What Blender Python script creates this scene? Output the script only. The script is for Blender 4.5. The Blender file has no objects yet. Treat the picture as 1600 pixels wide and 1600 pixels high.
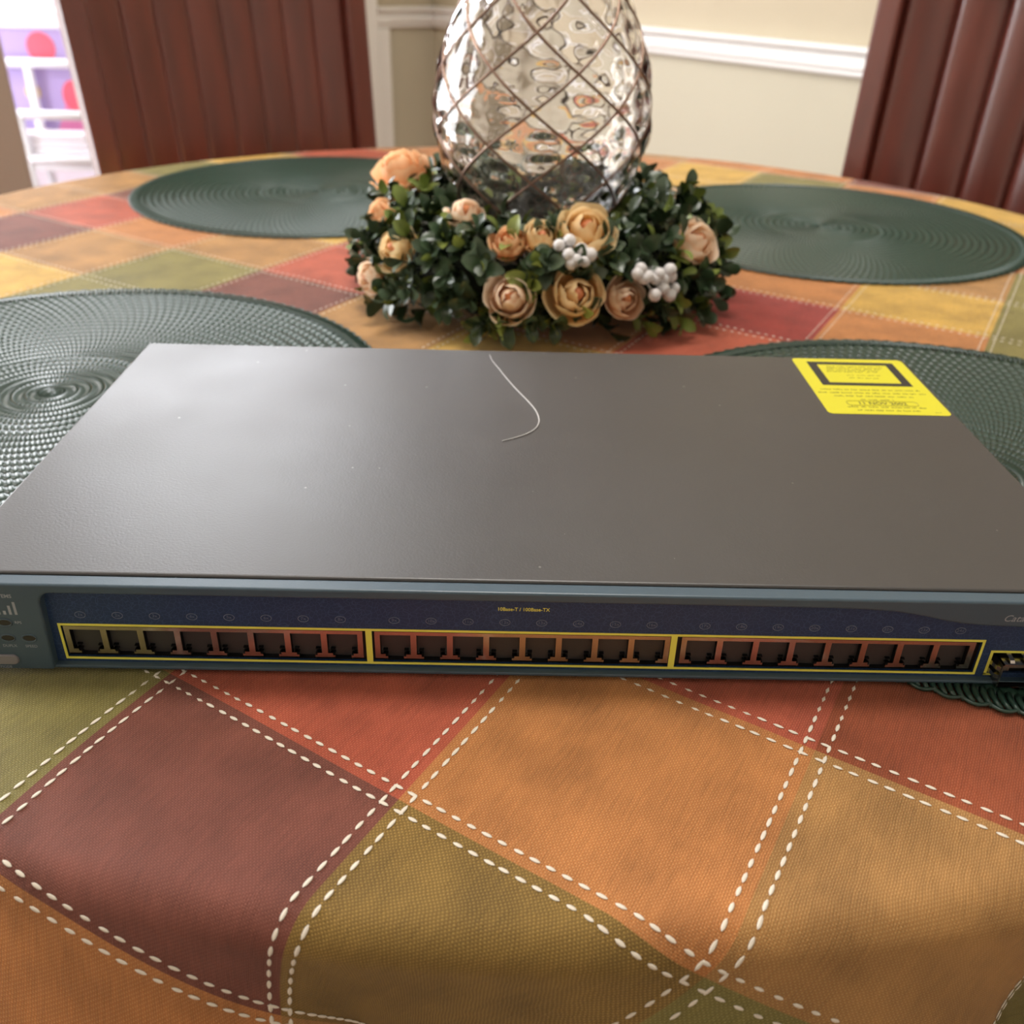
import bpy, bmesh, math, random
from math import sin, cos, pi, radians, sqrt, atan2, exp, floor, hypot
from mathutils import Vector, Matrix, Euler, noise

random.seed(7)
scene = bpy.context.scene
COL = scene.collection
MM = 0.001
TZ = 0.76                      # table top height in metres; all mm figures below are measured from there


def W(x, y, z=0.0):
    """mm measured from the front of the switch on the table top -> world metres"""
    return Vector((x * MM, y * MM, TZ + z * MM))


# ------------------------------------------------------------------ camera
cam_d = bpy.data.cameras.new('camera')
cam_d.sensor_width = 36.0
cam_d.sensor_fit = 'HORIZONTAL'
cam_d.lens = 1473.7 / 1600 * 36
cam_d.clip_start = 0.02
cam_d.clip_end = 60
cam_d.dof.use_dof = True
cam_d.dof.focus_distance = 0.365
cam_d.dof.aperture_fstop = 12.0
cam = bpy.data.objects.new('camera', cam_d)
COL.objects.link(cam)
cr = Vector((0.99971177, -0.00146812, 0.02396301))
cu = Vector((-0.01984887, 0.5109547, 0.85937845))
cw = Vector((0.01350568, 0.85960639, -0.51077828))
cp = W(-15.0, -283.2, 245.7)
cam.matrix_world = Matrix(((cr.x, cu.x, -cw.x, cp.x), (cr.y, cu.y, -cw.y, cp.y), (cr.z, cu.z, -cw.z, cp.z), (0, 0, 0, 1)))
scene.camera = cam

# ------------------------------------------------------------------ room frame (walls stand at an angle to the table view)
KX, KY = -240.0, 2920.0        # far corner of the room
AX, AY = -0.77, -0.638         # along the wall with the doorway, away from the corner
BX, BY = 0.638, -0.77          # along the wall with the chair rail, away from the corner
FLOOR = -760.0
CEIL = 1920.0


def RM(s, t, z):
    """s along the doorway wall, t along the chair-rail wall (mm)"""
    return (KX + AX * s + BX * t, KY + AY * s + BY * t, z)


# ------------------------------------------------------------------ light
scene.view_settings.view_transform = 'Standard'
scene.view_settings.look = 'None'
scene.view_settings.gamma = 1.0
scene.view_settings.use_curve_mapping = False
scene.view_settings.exposure = -0.08
cy = scene.cycles
cy.max_bounces = 8
cy.diffuse_bounces = 3
cy.glossy_bounces = 3
cy.transmission_bounces = 8
cy.caustics_reflective = False
cy.caustics_refractive = False
cy.use_adaptive_sampling = True
cy.adaptive_threshold = 0.05
cy.use_denoising = True

world = bpy.data.worlds.new('World')
scene.world = world
world.use_nodes = True
wb = world.node_tree.nodes['Background']
wb.inputs[0].default_value = (0.86, 0.92, 1.0, 1)
wb.inputs[1].default_value = 1.0


def area(name, pos, toward, sx, sy, power, col=(1, 1, 1), spread=180):
    d = bpy.data.lights.new(name, 'AREA')
    d.shape = 'RECTANGLE'
    d.size = sx
    d.size_y = sy
    d.energy = power
    d.color = col
    d.spread = radians(spread)
    o = bpy.data.objects.new(name, d)
    COL.objects.link(o)
    p = W(*pos)
    o.location = p
    o.rotation_euler = (W(*toward) - p).to_track_quat('-Z', 'Y').to_euler()
    return o


PATIO = (1800.0, 3500.0)       # s range of the patio window
DOORW = (300.0, 1225.0)        # s range of the doorway
ps = (PATIO[0] + PATIO[1]) / 2
area('patio_daylight', RM(ps, 25, 450), RM(ps, 1500, 450), 1.6, 1.9, 70, (0.98, 0.985, 1.0))
area('sunroom_daylight', RM(700, -2150, 700), RM(700, 0, 500), 2.2, 1.8, 150, (0.93, 0.96, 1.0))
area('sunroom_skylight', RM(780, -520, 1250), RM(780, 1500, 560), 1.5, 1.0, 50, (0.93, 0.965, 1.0))

# ------------------------------------------------------------------ material helpers


def lin(c):
    return tuple(((v / 255) / 12.92 if v / 255 <= 0.04045 else ((v / 255 + 0.055) / 1.055) ** 2.4) for v in c) + (1.0,)


class N:
    def __init__(self, name):
        self.m = bpy.data.materials.new(name)
        self.m.use_nodes = True
        self.t = self.m.node_tree
        self.b = self.t.nodes['Principled BSDF']

    def n(self, kind, **kw):
        nd = self.t.nodes.new(kind)
        for k, v in kw.items():
            if k in nd.inputs:
                nd.inputs[k].default_value = v
            else:
                setattr(nd, k, v)
        return nd

    def l(self, a, b):
        self.t.links.new(a, b)

    def math(self, op, a, b=None, c=None):
        nd = self.t.nodes.new('ShaderNodeMath')
        nd.operation = op
        for i, v in enumerate((a, b, c)):
            if v is None:
                continue
            if isinstance(v, (int, float)):
                nd.inputs[i].default_value = v
            else:
                self.l(v, nd.inputs[i])
        return nd.outputs[0]

    def mix(self, f, a, b):
        nd = self.t.nodes.new('ShaderNodeMix')
        nd.data_type = 'RGBA'
        for s, v in ((nd.inputs[0], f), (nd.inputs[6], a), (nd.inputs[7], b)):
            if isinstance(v, (int, float, tuple)):
                s.default_value = v
            else:
                self.l(v, s)
        return nd.outputs[2]

    def translucent(self, col, fac):
        tr = self.n('ShaderNodeBsdfTranslucent')
        if isinstance(col, tuple):
            tr.inputs[0].default_value = col
        else:
            self.l(col, tr.inputs[0])
        mx_ = self.n('ShaderNodeMixShader')
        mx_.inputs[0].default_value = fac
        self.l(self.b.outputs[0], mx_.inputs[1])
        self.l(tr.outputs[0], mx_.inputs[2])
        self.l(mx_.outputs[0], self.t.nodes['Material Output'].inputs['Surface'])

    def bump(self, h, strength=0.3, dist=0.001):
        nd = self.n('ShaderNodeBump')
        nd.inputs['Strength'].default_value = strength
        nd.inputs['Distance'].default_value = dist
        self.l(h, nd.inputs['Height'])
        self.l(nd.outputs[0], self.b.inputs['Normal'])


def simple(name, rgb, rough=0.5, metal=0.0, spec=0.5, noise_amt=0.0, noise_scale=40.0, bump=0.0, bscale=300.0, bdist=0.0005, coat=0.0):
    k = N(name)
    c = lin(rgb)
    k.b.inputs['Base Color'].default_value = c
    k.b.inputs['Roughness'].default_value = rough
    k.b.inputs['Metallic'].default_value = metal
    k.b.inputs['Specular IOR Level'].default_value = spec
    k.b.inputs['Coat Weight'].default_value = coat
    tc = k.n('ShaderNodeTexCoord')
    if noise_amt:
        nz = k.n('ShaderNodeTexNoise', Scale=noise_scale, Detail=4.0)
        k.l(tc.outputs['Object'], nz.inputs['Vector'])
        k.l(k.mix(nz.outputs[0], tuple(v * (1 - noise_amt) for v in c[:3]) + (1,), tuple(min(1, v * (1 + noise_amt)) for v in c[:3]) + (1,)), k.b.inputs['Base Color'])
    if bump:
        nz = k.n('ShaderNodeTexNoise', Scale=bscale, Detail=3.0)
        k.l(tc.outputs['Object'], nz.inputs['Vector'])
        k.bump(nz.outputs[0], bump, bdist)
    return k.m


# ------------------------------------------------------------------ mesh helpers
class MB:
    """collects shapes in mm (relative to an origin) and links them as ONE mesh object"""

    def __init__(self, org=(0, 0, 0)):
        self.v = []
        self.f = []
        self.fm = []
        self.o = Vector(org)

    def add(self, vs, fs, mi=0):
        n = len(self.v)
        self.v += [((Vector(p) - self.o) * MM)[:] for p in vs]
        self.f += [tuple(i + n for i in f) for f in fs]
        self.fm += [mi] * len(fs)
        return self

    def box(self, x0, x1, y0, y1, z0, z1, fn=None, mi=0):
        vs = [(x, y, z) for z in (z0, z1) for y in (y0, y1) for x in (x0, x1)]
        if fn:
            vs = [fn(*p) for p in vs]
        return self.add(vs, [(0, 2, 3, 1), (4, 5, 7, 6), (0, 1, 5, 4), (1, 3, 7, 5), (3, 2, 6, 7), (2, 0, 4, 6)], mi)

    def tube(self, pts, r, n=8, closed=False, cap=True):
        pts = [Vector(p) for p in pts]
        m = len(pts)
        rs = r if isinstance(r, (list, tuple)) else [r] * m
        vs = []
        up0 = Vector((0, 0, 1))
        for i, p in enumerate(pts):
            if closed:
                t = pts[(i + 1) % m] - pts[i - 1]
            else:
                t = pts[min(i + 1, m - 1)] - pts[max(i - 1, 0)]
            t.normalize()
            a = t.cross(up0)
            if a.length < 1e-4:
                a = t.cross(Vector((1, 0, 0)))
            a.normalize()
            b = a.cross(t)
            vs += [p + (a * cos(2 * pi * k / n) + b * sin(2 * pi * k / n)) * rs[i] for k in range(n)]
        fs = []
        for i in range(m if closed else m - 1):
            j = (i + 1) % m
            for k in range(n):
                fs.append((i * n + k, j * n + k, j * n + (k + 1) % n, i * n + (k + 1) % n))
        if cap and not closed:
            fs.append(tuple(range(n)))
            fs.append(tuple(range((m - 1) * n, m * n))[::-1])
        return self.add(vs, fs)

    def lathe(self, cx, cy, prof, n=32, cap=False, fn=None):
        vs = []
        for (r, z) in prof:
            for k in range(n):
                a = 2 * pi * k / n
                rr = fn(r, z, a) if fn else r
                vs.append((cx + rr * cos(a), cy + rr * sin(a), z))
        fs = []
        for i in range(len(prof) - 1):
            for k in range(n):
                fs.append((i * n + k, i * n + (k + 1) % n, (i + 1) * n + (k + 1) % n, (i + 1) * n + k))
        if cap:
            fs.append(tuple(range(n))[::-1])
            fs.append(tuple(range((len(prof) - 1) * n, len(prof) * n)))
        return self.add(vs, fs)

    def prism(self, poly, y0, y1):
        """polygon in x,z extruded along y"""
        n = len(poly)
        vs = [(x, y0, z) for x, z in poly] + [(x, y1, z) for x, z in poly]
        fs = [tuple(range(n)), tuple(range(n, 2 * n))[::-1]] + [(i, i + n, (i + 1) % n + n, (i + 1) % n) for i in range(n)]
        return self.add(vs, fs)

    def flat(self, poly, z0, z1):
        n = len(poly)
        vs = [(x, y, z0) for x, y in poly] + [(x, y, z1) for x, y in poly]
        fs = [tuple(range(n))[::-1], tuple(range(n, 2 * n))] + [(i, (i + 1) % n, (i + 1) % n + n, i + n) for i in range(n)]
        return self.add(vs, fs)

    def mesh(self, name, mats=(), smooth=False):
        me = bpy.data.meshes.new(name)
        me.from_pydata(self.v, [], self.f)
        for m in (mats if isinstance(mats, (list, tuple)) else [mats]):
            me.materials.append(m)
        if any(self.fm):
            me.polygons.foreach_set('material_index', self.fm)
        bm = bmesh.new()
        bm.from_mesh(me)
        bmesh.ops.recalc_face_normals(bm, faces=bm.faces)
        bm.to_mesh(me)
        bm.free()
        if smooth:
            me.polygons.foreach_set('use_smooth', [True] * len(me.polygons))
        return me

    def build(self, name, mats, parent=None, smooth=False, bevel=0.0, seg=2):
        o = bpy.data.objects.new(name, self.mesh(name, mats, smooth))
        COL.objects.link(o)
        if parent:
            o.parent = parent
        else:
            o.location = W(*self.o)
        if bevel:
            b = o.modifiers.new('bevel', 'BEVEL')
            b.width = bevel * MM
            b.segments = seg
            b.limit_method = 'ANGLE'
            b.angle_limit = radians(35)
            b.harden_normals = False
        return o


def tag(o, label=None, cat=None, group=None, kind=None):
    for k, v in (('label', label), ('category', cat), ('group', group), ('kind', kind)):
        if v:
            o[k] = v
    return o


def empty(name, pos):
    o = bpy.data.objects.new(name, None)
    o.empty_display_size = 0.05
    COL.objects.link(o)
    o.location = W(*pos)
    return o


def obj(name, me, parent=None, loc=None, rot=None, scale=None):
    o = bpy.data.objects.new(name, me)
    COL.objects.link(o)
    if parent:
        o.parent = parent
    if loc is not None:
        o.location = loc
    if rot is not None:
        o.rotation_euler = rot
    if scale is not None:
        o.scale = scale
    return o


def text_mesh(body, size, mat, shear=0.0, align='CENTER', sx=1.0, bold=0.0):
    cu_ = bpy.data.curves.new('lettering', 'FONT')
    cu_.body = body
    cu_.size = size * MM
    cu_.align_x = align
    cu_.align_y = 'CENTER'
    cu_.shear = shear
    cu_.extrude = 0.03 * MM
    cu_.offset = bold * MM
    cu_.resolution_u = 3
    ob = bpy.data.objects.new('tmp', cu_)
    COL.objects.link(ob)
    dg = bpy.context.evaluated_depsgraph_get()
    dg.update()
    me = bpy.data.meshes.new_from_object(ob.evaluated_get(dg))
    bpy.data.objects.remove(ob)
    me.name = 'lettering'
    me.materials.clear()
    me.materials.append(mat)
    if sx != 1.0:
        for v in me.vertices:
            v.co.x *= sx
    return me


def rrect(x0, x1, y0, y1, r, n=5):
    pts = []
    for cx, cy, a0 in ((x1 - r, y1 - r, 0), (x0 + r, y1 - r, 90), (x0 + r, y0 + r, 180), (x1 - r, y0 + r, 270)):
        for k in range(n + 1):
            a = radians(a0 + 90 * k / n)
            pts.append((cx + r * cos(a), cy + r * sin(a)))
    return pts


# ------------------------------------------------------------------ THE ROOM
m_wall_up = simple('wallpaper_tan', (186, 173, 148), 0.8, noise_amt=0.05, noise_scale=8, bump=0.15, bscale=120, bdist=0.002)
m_wall_lo = simple('wall_paint_cream', (190, 183, 162), 0.75, noise_amt=0.03, noise_scale=6)
m_white = simple('white_trim_paint', (232, 231, 228), 0.4)
m_ceil = simple('ceiling_white', (225, 222, 214), 0.9)
m_lilac = simple('sunroom_wall_lilac', (228, 222, 232), 0.8)
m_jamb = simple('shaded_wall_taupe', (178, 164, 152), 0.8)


def plank_mat():
    k = N('wood_floor')
    tc = k.n('ShaderNodeTexCoord')
    br = k.n('ShaderNodeTexBrick', Scale=1.0)
    br.inputs['Color1'].default_value = lin((128, 82, 48))
    br.inputs['Color2'].default_value = lin((108, 66, 38))
    br.inputs['Mortar'].default_value = lin((50, 30, 18))
    br.inputs['Mortar Size'].default_value = 0.002
    br.inputs['Brick Width'].default_value = 0.9
    br.inputs['Row Height'].default_value = 0.09
    k.l(tc.outputs['Object'], br.inputs['Vector'])
    k.l(br.outputs['Color'], k.b.inputs['Base Color'])
    k.b.inputs['Roughness'].default_value = 0.35
    return k.m


m_floor = plank_mat()
S_MAX, T_MAX = 4000.0, 4400.0


def slab(name, s0, s1, t0, t1, z0, z1, mat, bevel=0):
    o = MB(RM((s0 + s1) / 2, (t0 + t1) / 2, z0)).box(s0, s1, t0, t1, z0, z1, fn=RM).build(name, mat, bevel=bevel)
    tag(o, kind='structure')
    return o


slab('floor', -120, S_MAX + 120, -2400, T_MAX + 120, FLOOR - 60, FLOOR, m_floor)
slab('ceiling', -120, S_MAX + 120, -2400, T_MAX + 120, CEIL, CEIL + 60, m_ceil)

# the chair-rail wall
RAIL_T, RAIL_B = 100.0, 44.0
mbw = MB(RM(0, 2200, FLOOR))
mbw.box(-120, 0, 0, T_MAX, FLOOR, 75, fn=RM, mi=0)
mbw.box(-120, 0, 0, T_MAX, 75, CEIL, fn=RM, mi=1)
tag(mbw.build('wall_right', [m_wall_lo, m_wall_up]), kind='structure')
tag(MB(RM(S_MAX, 2200, FLOOR)).box(S_MAX, S_MAX + 120, 0, T_MAX, FLOOR, CEIL, fn=RM).build('wall_rear', simple('rear_wall_cream', (206, 198, 184), 0.85)), kind='structure')

# wall behind the viewer
m_taupe = simple('taupe_wall_paint', (206, 198, 184), 0.85)
tag(MB(RM(2000, T_MAX, FLOOR)).box(0, S_MAX, T_MAX, T_MAX + 120, FLOOR, CEIL, fn=RM).build('wall_front', m_taupe), kind='structure')

# doorway wall
mbl = MB(RM(2000, 0, FLOOR))
DTOP, PTOP = 1500.0, 1440.0
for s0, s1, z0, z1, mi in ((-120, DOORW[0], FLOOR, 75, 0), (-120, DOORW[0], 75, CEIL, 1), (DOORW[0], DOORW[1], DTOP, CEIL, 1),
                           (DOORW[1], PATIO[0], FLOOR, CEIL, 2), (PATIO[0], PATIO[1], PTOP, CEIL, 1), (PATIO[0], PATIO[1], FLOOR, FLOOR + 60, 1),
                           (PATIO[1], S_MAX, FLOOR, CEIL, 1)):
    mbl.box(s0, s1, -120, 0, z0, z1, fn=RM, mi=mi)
tag(mbl.build('wall_left', [m_wall_lo, m_wall_up, m_jamb]), kind='structure')

# chair rail: stepped moulding profile (offset from wall, height)
RAILP = [(0, 44), (9, 44), (12, 48), (12, 56), (18, 60), (18, 72), (13, 76), (13, 82), (22, 87), (26, 92), (26, 98), (22, 100), (0, 100)]


def rail(name, along, c0, c1):
    vs = []
    for c in (c0, c1):
        for d, z in RAILP:
            vs.append(RM(d, c, z) if along == 't' else RM(c, d, z))
    n = len(RAILP)
    fs = [tuple(range(n)), tuple(range(n, 2 * n))] + [(i, (i + 1) % n, (i + 1) % n + n, i + n) for i in range(n)]
    o = MB(vs[0]).add(vs, fs).build(name, m_white)
    tag(o, kind='structure')


rail('trim_1', 't', 0, T_MAX)
rail('trim_2', 's', 0, 212)
# door casing (two-step profile), wall stile below the rail, left casing and header
mb = MB(RM(250, 0, FLOOR))
mb.box(212, 262, 0, 20, FLOOR, DTOP + 70, fn=RM).box(262, 300, 0, 30, FLOOR, DTOP + 70, fn=RM)
tag(mb.build('trim_3', m_white, bevel=3), kind='structure')
tag(MB(RM(190, 0, FLOOR)).box(168, 212, 0, 14, FLOOR + 120, 44, fn=RM).build('trim_4', m_white, bevel=3), kind='structure')
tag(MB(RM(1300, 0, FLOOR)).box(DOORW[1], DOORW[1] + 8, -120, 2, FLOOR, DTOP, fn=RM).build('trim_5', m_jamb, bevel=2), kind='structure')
tag(MB(RM(780, 0, DTOP)).box(300, DOORW[1] + 8, 0, 24, DTOP, DTOP + 70, fn=RM).build('trim_6', m_white, bevel=3), kind='structure')
slab('baseboard_right', 0, 14, 30, T_MAX, FLOOR, FLOOR + 110, m_white, bevel=3)

# added fill light over the table, shaped like a flush ceiling lamp
m_fill = N('fill_diffuser_glow')
m_fill.b.inputs['Base Color'].default_value = (0.9, 0.9, 0.88, 1)
m_fill.b.inputs['Emission Color'].default_value = (1.0, 0.95, 0.88, 1)
m_fill.b.inputs['Emission Strength'].default_value = 6.0
m_fill = m_fill.m
cl_ = empty('added_ceiling_fill', (7, 534, CEIL))
tag(cl_, 'added unseen fill light, a round white disc above the middle of the table', 'ceiling lamp')
MB((7, 534, CEIL)).lathe(7, 534, [(1, CEIL - 1), (330, CEIL - 1), (336, CEIL - 20), (330, CEIL - 62), (316, CEIL - 66), (312, CEIL - 40), (1, CEIL - 40)], 48).build('fill_rim', m_white, cl_, True)
MB((7, 534, CEIL)).lathe(7, 534, [(312, CEIL - 55), (260, CEIL - 76), (150, CEIL - 90), (2, CEIL - 96)], 48).build('fill_diffuser', m_fill.copy(), cl_, True)
ld_ = bpy.data.lights.new('added_ceiling_fill_light', 'AREA')
ld_.shape = 'DISK'
ld_.size = 0.6
ld_.energy = 17
ld_.color = (1.0, 0.95, 0.89)
lo_ = bpy.data.objects.new('added_ceiling_fill_light', ld_)
COL.objects.link(lo_)
lo_.location = W(7, 534, CEIL - 105)

# sunroom behind the doorway
m_sky = N('bright_daylight_pane')
m_sky.b.inputs['Base Color'].default_value = (0.8, 0.85, 0.9, 1)
m_sky.b.inputs['Emission Color'].default_value = (0.93, 0.96, 1.0, 1)
m_sky.b.inputs['Emission Strength'].default_value = 6.0
m_sky = m_sky.m
tag(MB(RM(700, -2300, FLOOR)).box(-120, 2600, -2400, -2280, FLOOR, CEIL, fn=RM).build('wall_sunroom', m_lilac), kind='structure')
tag(MB(RM(-60, -1200, FLOOR)).box(-120, 0, -2280, -120, FLOOR, CEIL, fn=RM).build('wall_sunroom_right', m_lilac), kind='structure')
tag(MB(RM(2600, -1200, FLOOR)).box(2480, 2600, -2280, -120, FLOOR, CEIL, fn=RM).build('wall_sunroom_left', m_lilac), kind='structure')


def window(name, s0, s1, t, z0, z1, inward, cols, rows):
    w = MB(RM((s0 + s1) / 2, t, z0))
    d0, d1 = (t, t + 45 * inward)
    a, b = min(d0, d1), max(d0, d1)
    w.box(s0, s1, a, b, z0, z0 + 60, fn=RM).box(s0, s1, a, b, z1 - 60, z1, fn=RM)
    for i in range(cols + 1):
        c = s0 + 30 + (s1 - s0 - 60) * i / cols
        w.box(c - 30, c + 30, a, b, z0 + 60, z1 - 60, fn=RM)
    for j in range(1, rows):
        c = z0 + (z1 - z0) * j / rows
        w.box(s0 + 60, s1 - 60, a + 5, b - 5, c - 18, c + 18, fn=RM)
    o = w.build(name, m_white)
    tag(o, kind='structure')
    for i in range(cols):
        for j in range(rows):
            g = MB(w.o)
            ca, cb = s0 + 30 + (s1 - s0 - 60) * i / cols, s0 + 30 + (s1 - s0 - 60) * (i + 1) / cols
            za, zb = z0 + (z1 - z0) * j / rows, z0 + (z1 - z0) * (j + 1) / rows
            tt = t - 12 * inward
            g.box(ca, cb, min(tt, tt + 6), max(tt, tt + 6), za, zb, fn=RM)
            g.build('pane', m_sky, o)
    return o


window('window_1', PATIO[0], PATIO[1], -70, FLOOR + 60, PTOP, 1, 2, 1)
window('window_2', 100, 1500, -2275, 150, 1400, 1, 2, 2)

# ------------------------------------------------------------------ TABLE AND CLOTH
TC = (6.7, 533.9)
m_mahog = simple('mahogany_lacquer', (92, 40, 30), 0.3, noise_amt=0.3, noise_scale=9, coat=0.3)
tbl = empty('round_dining_table', (TC[0], TC[1], FLOOR))
tag(tbl, 'round wooden pedestal dining table under the patchwork cloth', 'table')
MB((TC[0], TC[1], FLOOR)).lathe(TC[0], TC[1], [(1, -4), (600, -4), (622, -8), (626, -16), (622, -26), (560, -30), (1, -30)], 64).build('table_top', m_mahog, tbl, True)
MB((TC[0], TC[1], FLOOR)).lathe(TC[0], TC[1], [(300, -30), (300, -60), (90, -75), (60, -180), (95, -300), (110, -400), (70, -520), (90, -600), (90, -660), (1, -660)], 32).build('pedestal', m_mahog, tbl, True)
for k in range(4):
    a = radians(45 + 90 * k)
    pts = [(TC[0] + r * cos(a), TC[1] + r * sin(a), z) for r, z in ((60, -600), (160, -620), (280, -690), (360, -738))]
    MB((TC[0], TC[1], FLOOR)).tube(pts, [38, 34, 28, 22], 8).build('leg', m_mahog, tbl, True)

E1 = Vector((96.58, -61.49))
E2 = Vector((51.48, 88.03))
L0 = Vector((-143.65, 1.08))
RF, RHO, RHEM = 637.0, 12.0, 905.0


def fold(th):
    return 0.72 * cos(17 * (th + 1.833)) + 0.28 * cos(7 * th + 1.1)


FPH = 2.1


def drape(x, y):
    """flat cloth point (mm) -> draped point (mm)"""
    dx, dy = x - TC[0], y - TC[1]
    r = hypot(dx, dy)
    th = atan2(dy, dx)
    zw = 0.9 * noise.noise(Vector((x / 70, y / 70, 3.3))) + 0.5 * noise.noise(Vector((x / 28, y / 28, 9.1)))
    if r <= RF:
        return Vector((x, y, zw * 0.35))
    r = min(r, RHEM)
    s = r - RF
    fl = fold(th)
    # hanging angle: folds flare out, valleys hang in
    pm = radians(87) - radians(20) * fl
    sa = RHO * pm
    if s < sa:
        rad = RF + RHO * sin(s / RHO)
        z = -RHO * (1 - cos(s / RHO))
    else:
        e = s - sa
        rad = RF + RHO * sin(pm) + e * cos(pm)
        z = -RHO * (1 - cos(pm)) - e * sin(pm)
    # folds also sway sideways
    sway = 0.045 * min(1, s / 90) * sin(17 * (th + 1.833) + 0.6)
    th2 = th + sway
    k = max(0.0, 1 - s / 20)
    return Vector((TC[0] + rad * cos(th2), TC[1] + rad * sin(th2), z + zw * 0.35 * k))


def drape_n(x, y):
    h = 1.5
    a = drape(x + h, y) - drape(x - h, y)
    b = drape(x, y + h) - drape(x, y - h)
    n = a.cross(b)
    n.normalize()
    return n


def cloth_mat(name, rgb, rgb2):
    k = N(name)
    uv = k.n('ShaderNodeUVMap')
    sp = k.n('ShaderNodeSeparateXYZ')
    k.l(uv.outputs[0], sp.inputs[0])
    # threads about 0.9 mm apart; uv is stored in decimetres of cloth
    wob = k.n('ShaderNodeTexNoise', Scale=18.0, Detail=3.0)
    k.l(uv.outputs[0], wob.inputs['Vector'])
    wo = k.math('MULTIPLY', wob.outputs[0], 0.012)
    u = k.math('ADD', sp.outputs[0], wo)
    v = k.math('ADD', sp.outputs[1], wo)
    kk = 2 * pi * 100 / 1.65
    su = k.math('SINE', k.math('MULTIPLY', u, kk))
    sv = k.math('SINE', k.math('MULTIPLY', v, kk))
    wv = k.math('MULTIPLY', su, sv)                      # plain weave: warp up / weft up
    h1 = k.math('MULTIPLY', k.math('ABSOLUTE', wv), 1.0)
    sl = k.n('ShaderNodeTexNoise', Scale=90.0, Detail=2.0)
    mp = k.n('ShaderNodeMapping')
    mp.inputs['Scale'].default_value = (1.0, 0.08, 1)
    k.l(uv.outputs[0], mp.inputs[0])
    k.l(mp.outputs[0], sl.inputs['Vector'])
    big = k.n('ShaderNodeTexNoise', Scale=3.0, Detail=3.0)
    k.l(uv.outputs[0], big.inputs['Vector'])
    ca, cb = lin(rgb), lin(rgb2)
    f = k.math('ADD', k.math('MULTIPLY', wv, 0.38), 0.5)
    col = k.mix(f, ca, cb)
    f2 = k.math('ADD', k.math('MULTIPLY', sl.outputs[0], 0.3), k.math('MULTIPLY', big.outputs[0], 0.6))
    f3 = k.math('ADD', f2, k.math('MULTIPLY', h1, 0.35))
    f4 = k.math('MULTIPLY', f3, 1.24)
    mul = k.n('ShaderNodeVectorMath', operation='SCALE')
    k.l(col, mul.inputs[0])
    k.l(f4, mul.inputs['Scale'])
    k.l(mul.outputs[0], k.b.inputs['Base Color'])
    k.b.inputs['Roughness'].default_value = 0.72
    k.b.inputs['Specular IOR Level'].default_value = 0.3
    k.b.inputs['Sheen Weight'].default_value = 0.12
    k.b.inputs['Sheen Roughness'].default_value = 0.4
    k.bump(h1, 0.55, 0.0005)
    return k.m


PAL = {
    'B': cloth_mat('cloth_brown_red', (122, 66, 54), (150, 92, 76)),
    'R': cloth_mat('cloth_coral_red', (190, 84, 58), (212, 114, 86)),
    'O': cloth_mat('cloth_orange', (196, 118, 58), (222, 158, 98)),
    'L': cloth_mat('cloth_olive_gold', (112, 82, 30), (184, 150, 80)),
    'T': cloth_mat('cloth_tan_gold', (176, 120, 62), (206, 162, 102)),
    'K': cloth_mat('cloth_brick', (158, 72, 40), (180, 100, 66)),
    'G': cloth_mat('cloth_olive_green', (128, 118, 52), (164, 152, 92)),
    'Y': cloth_mat('cloth_yellow', (214, 162, 58), (236, 196, 108)),
    'D': cloth_mat('cloth_deep_red', (160, 50, 46), (182, 80, 70)),
}
CMAP = {(0, -1): 'B', (-1, -1): 'G', (-1, 0): 'T', (0, 0): 'R', (1, 0): 'O', (1, -1): 'L', (2, 0): 'T', (1, 1): 'R', (2, 1): 'K',
        (2, -1): 'G', (0, -2): 'O', (-1, -2): 'G', (0, -3): 'D', (1, -2): 'T', (3, -1): 'D', (3, 0): 'G', (-1, -3): 'B', (1, -3): 'Y', (2, -2): 'R',
        (1, 5): 'O', (0, 5): 'D', (0, 4): 'R', (1, 6): 'Y', (0, 6): 'O', (2, 6): 'G', (2, 5): 'G', (1, 7): 'T', (2, 7): 'G', (0, 7): 'Y',
        (-3, 9): 'R', (-2, 9): 'Y', (-2, 10): 'Y', (-3, 10): 'O', (-1, 9): 'G', (-1, 10): 'G', (0, 9): 'O', (0, 10): 'O', (1, 9): 'Y', (1, 8): 'K', (2, 8): 'O',
        (-7, 4): 'T', (-6, 4): 'R', (-6, 3): 'B', (-7, 3): 'O', (-5, 3): 'T', (-5, 4): 'O', (-4, 4): 'T', (-4, 3): 'G', (-3, 4): 'R', (-3, 3): 'B', (-2, 3): 'T',
        (-4, 2): 'G', (-5, 2): 'Y', (-5, 8): 'O', (-6, 8): 'R', (-7, 6): 'G', (-7, 5): 'T', (-6, 7): 'Y', (-5, 9): 'O', (-4, 9): 'O', (-7, 7): 'Y'}
SEQ = 'ROTGYBDTKOLG'

cloth = empty('patchwork_tablecloth', (TC[0], TC[1], 0))
tag(cloth, 'autumn coloured patchwork tablecloth with white dashed stitching hanging over table edge', 'tablecloth')
CORG = Vector((TC[0], TC[1], 0))
NS = 26


def lat(i, j):
    p = L0 + E1 * i + E2 * j
    # the cloth has crept a little at the left of the front edge
    q_ = (p.x, p.y)
    p.x += 9.0 * exp(-((q_[0] + 188) ** 2 + (q_[1] + 88) ** 2) / 70.0 ** 2) + 24.0 * exp(-((q_[0] + 240) ** 2 + (q_[1] + 170) ** 2) / 75.0 ** 2)
    p.y += 5.0 * exp(-((p.x + 172) ** 2 + (p.y + 105) ** 2) / 75.0 ** 2)
    return p.x, p.y


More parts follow.
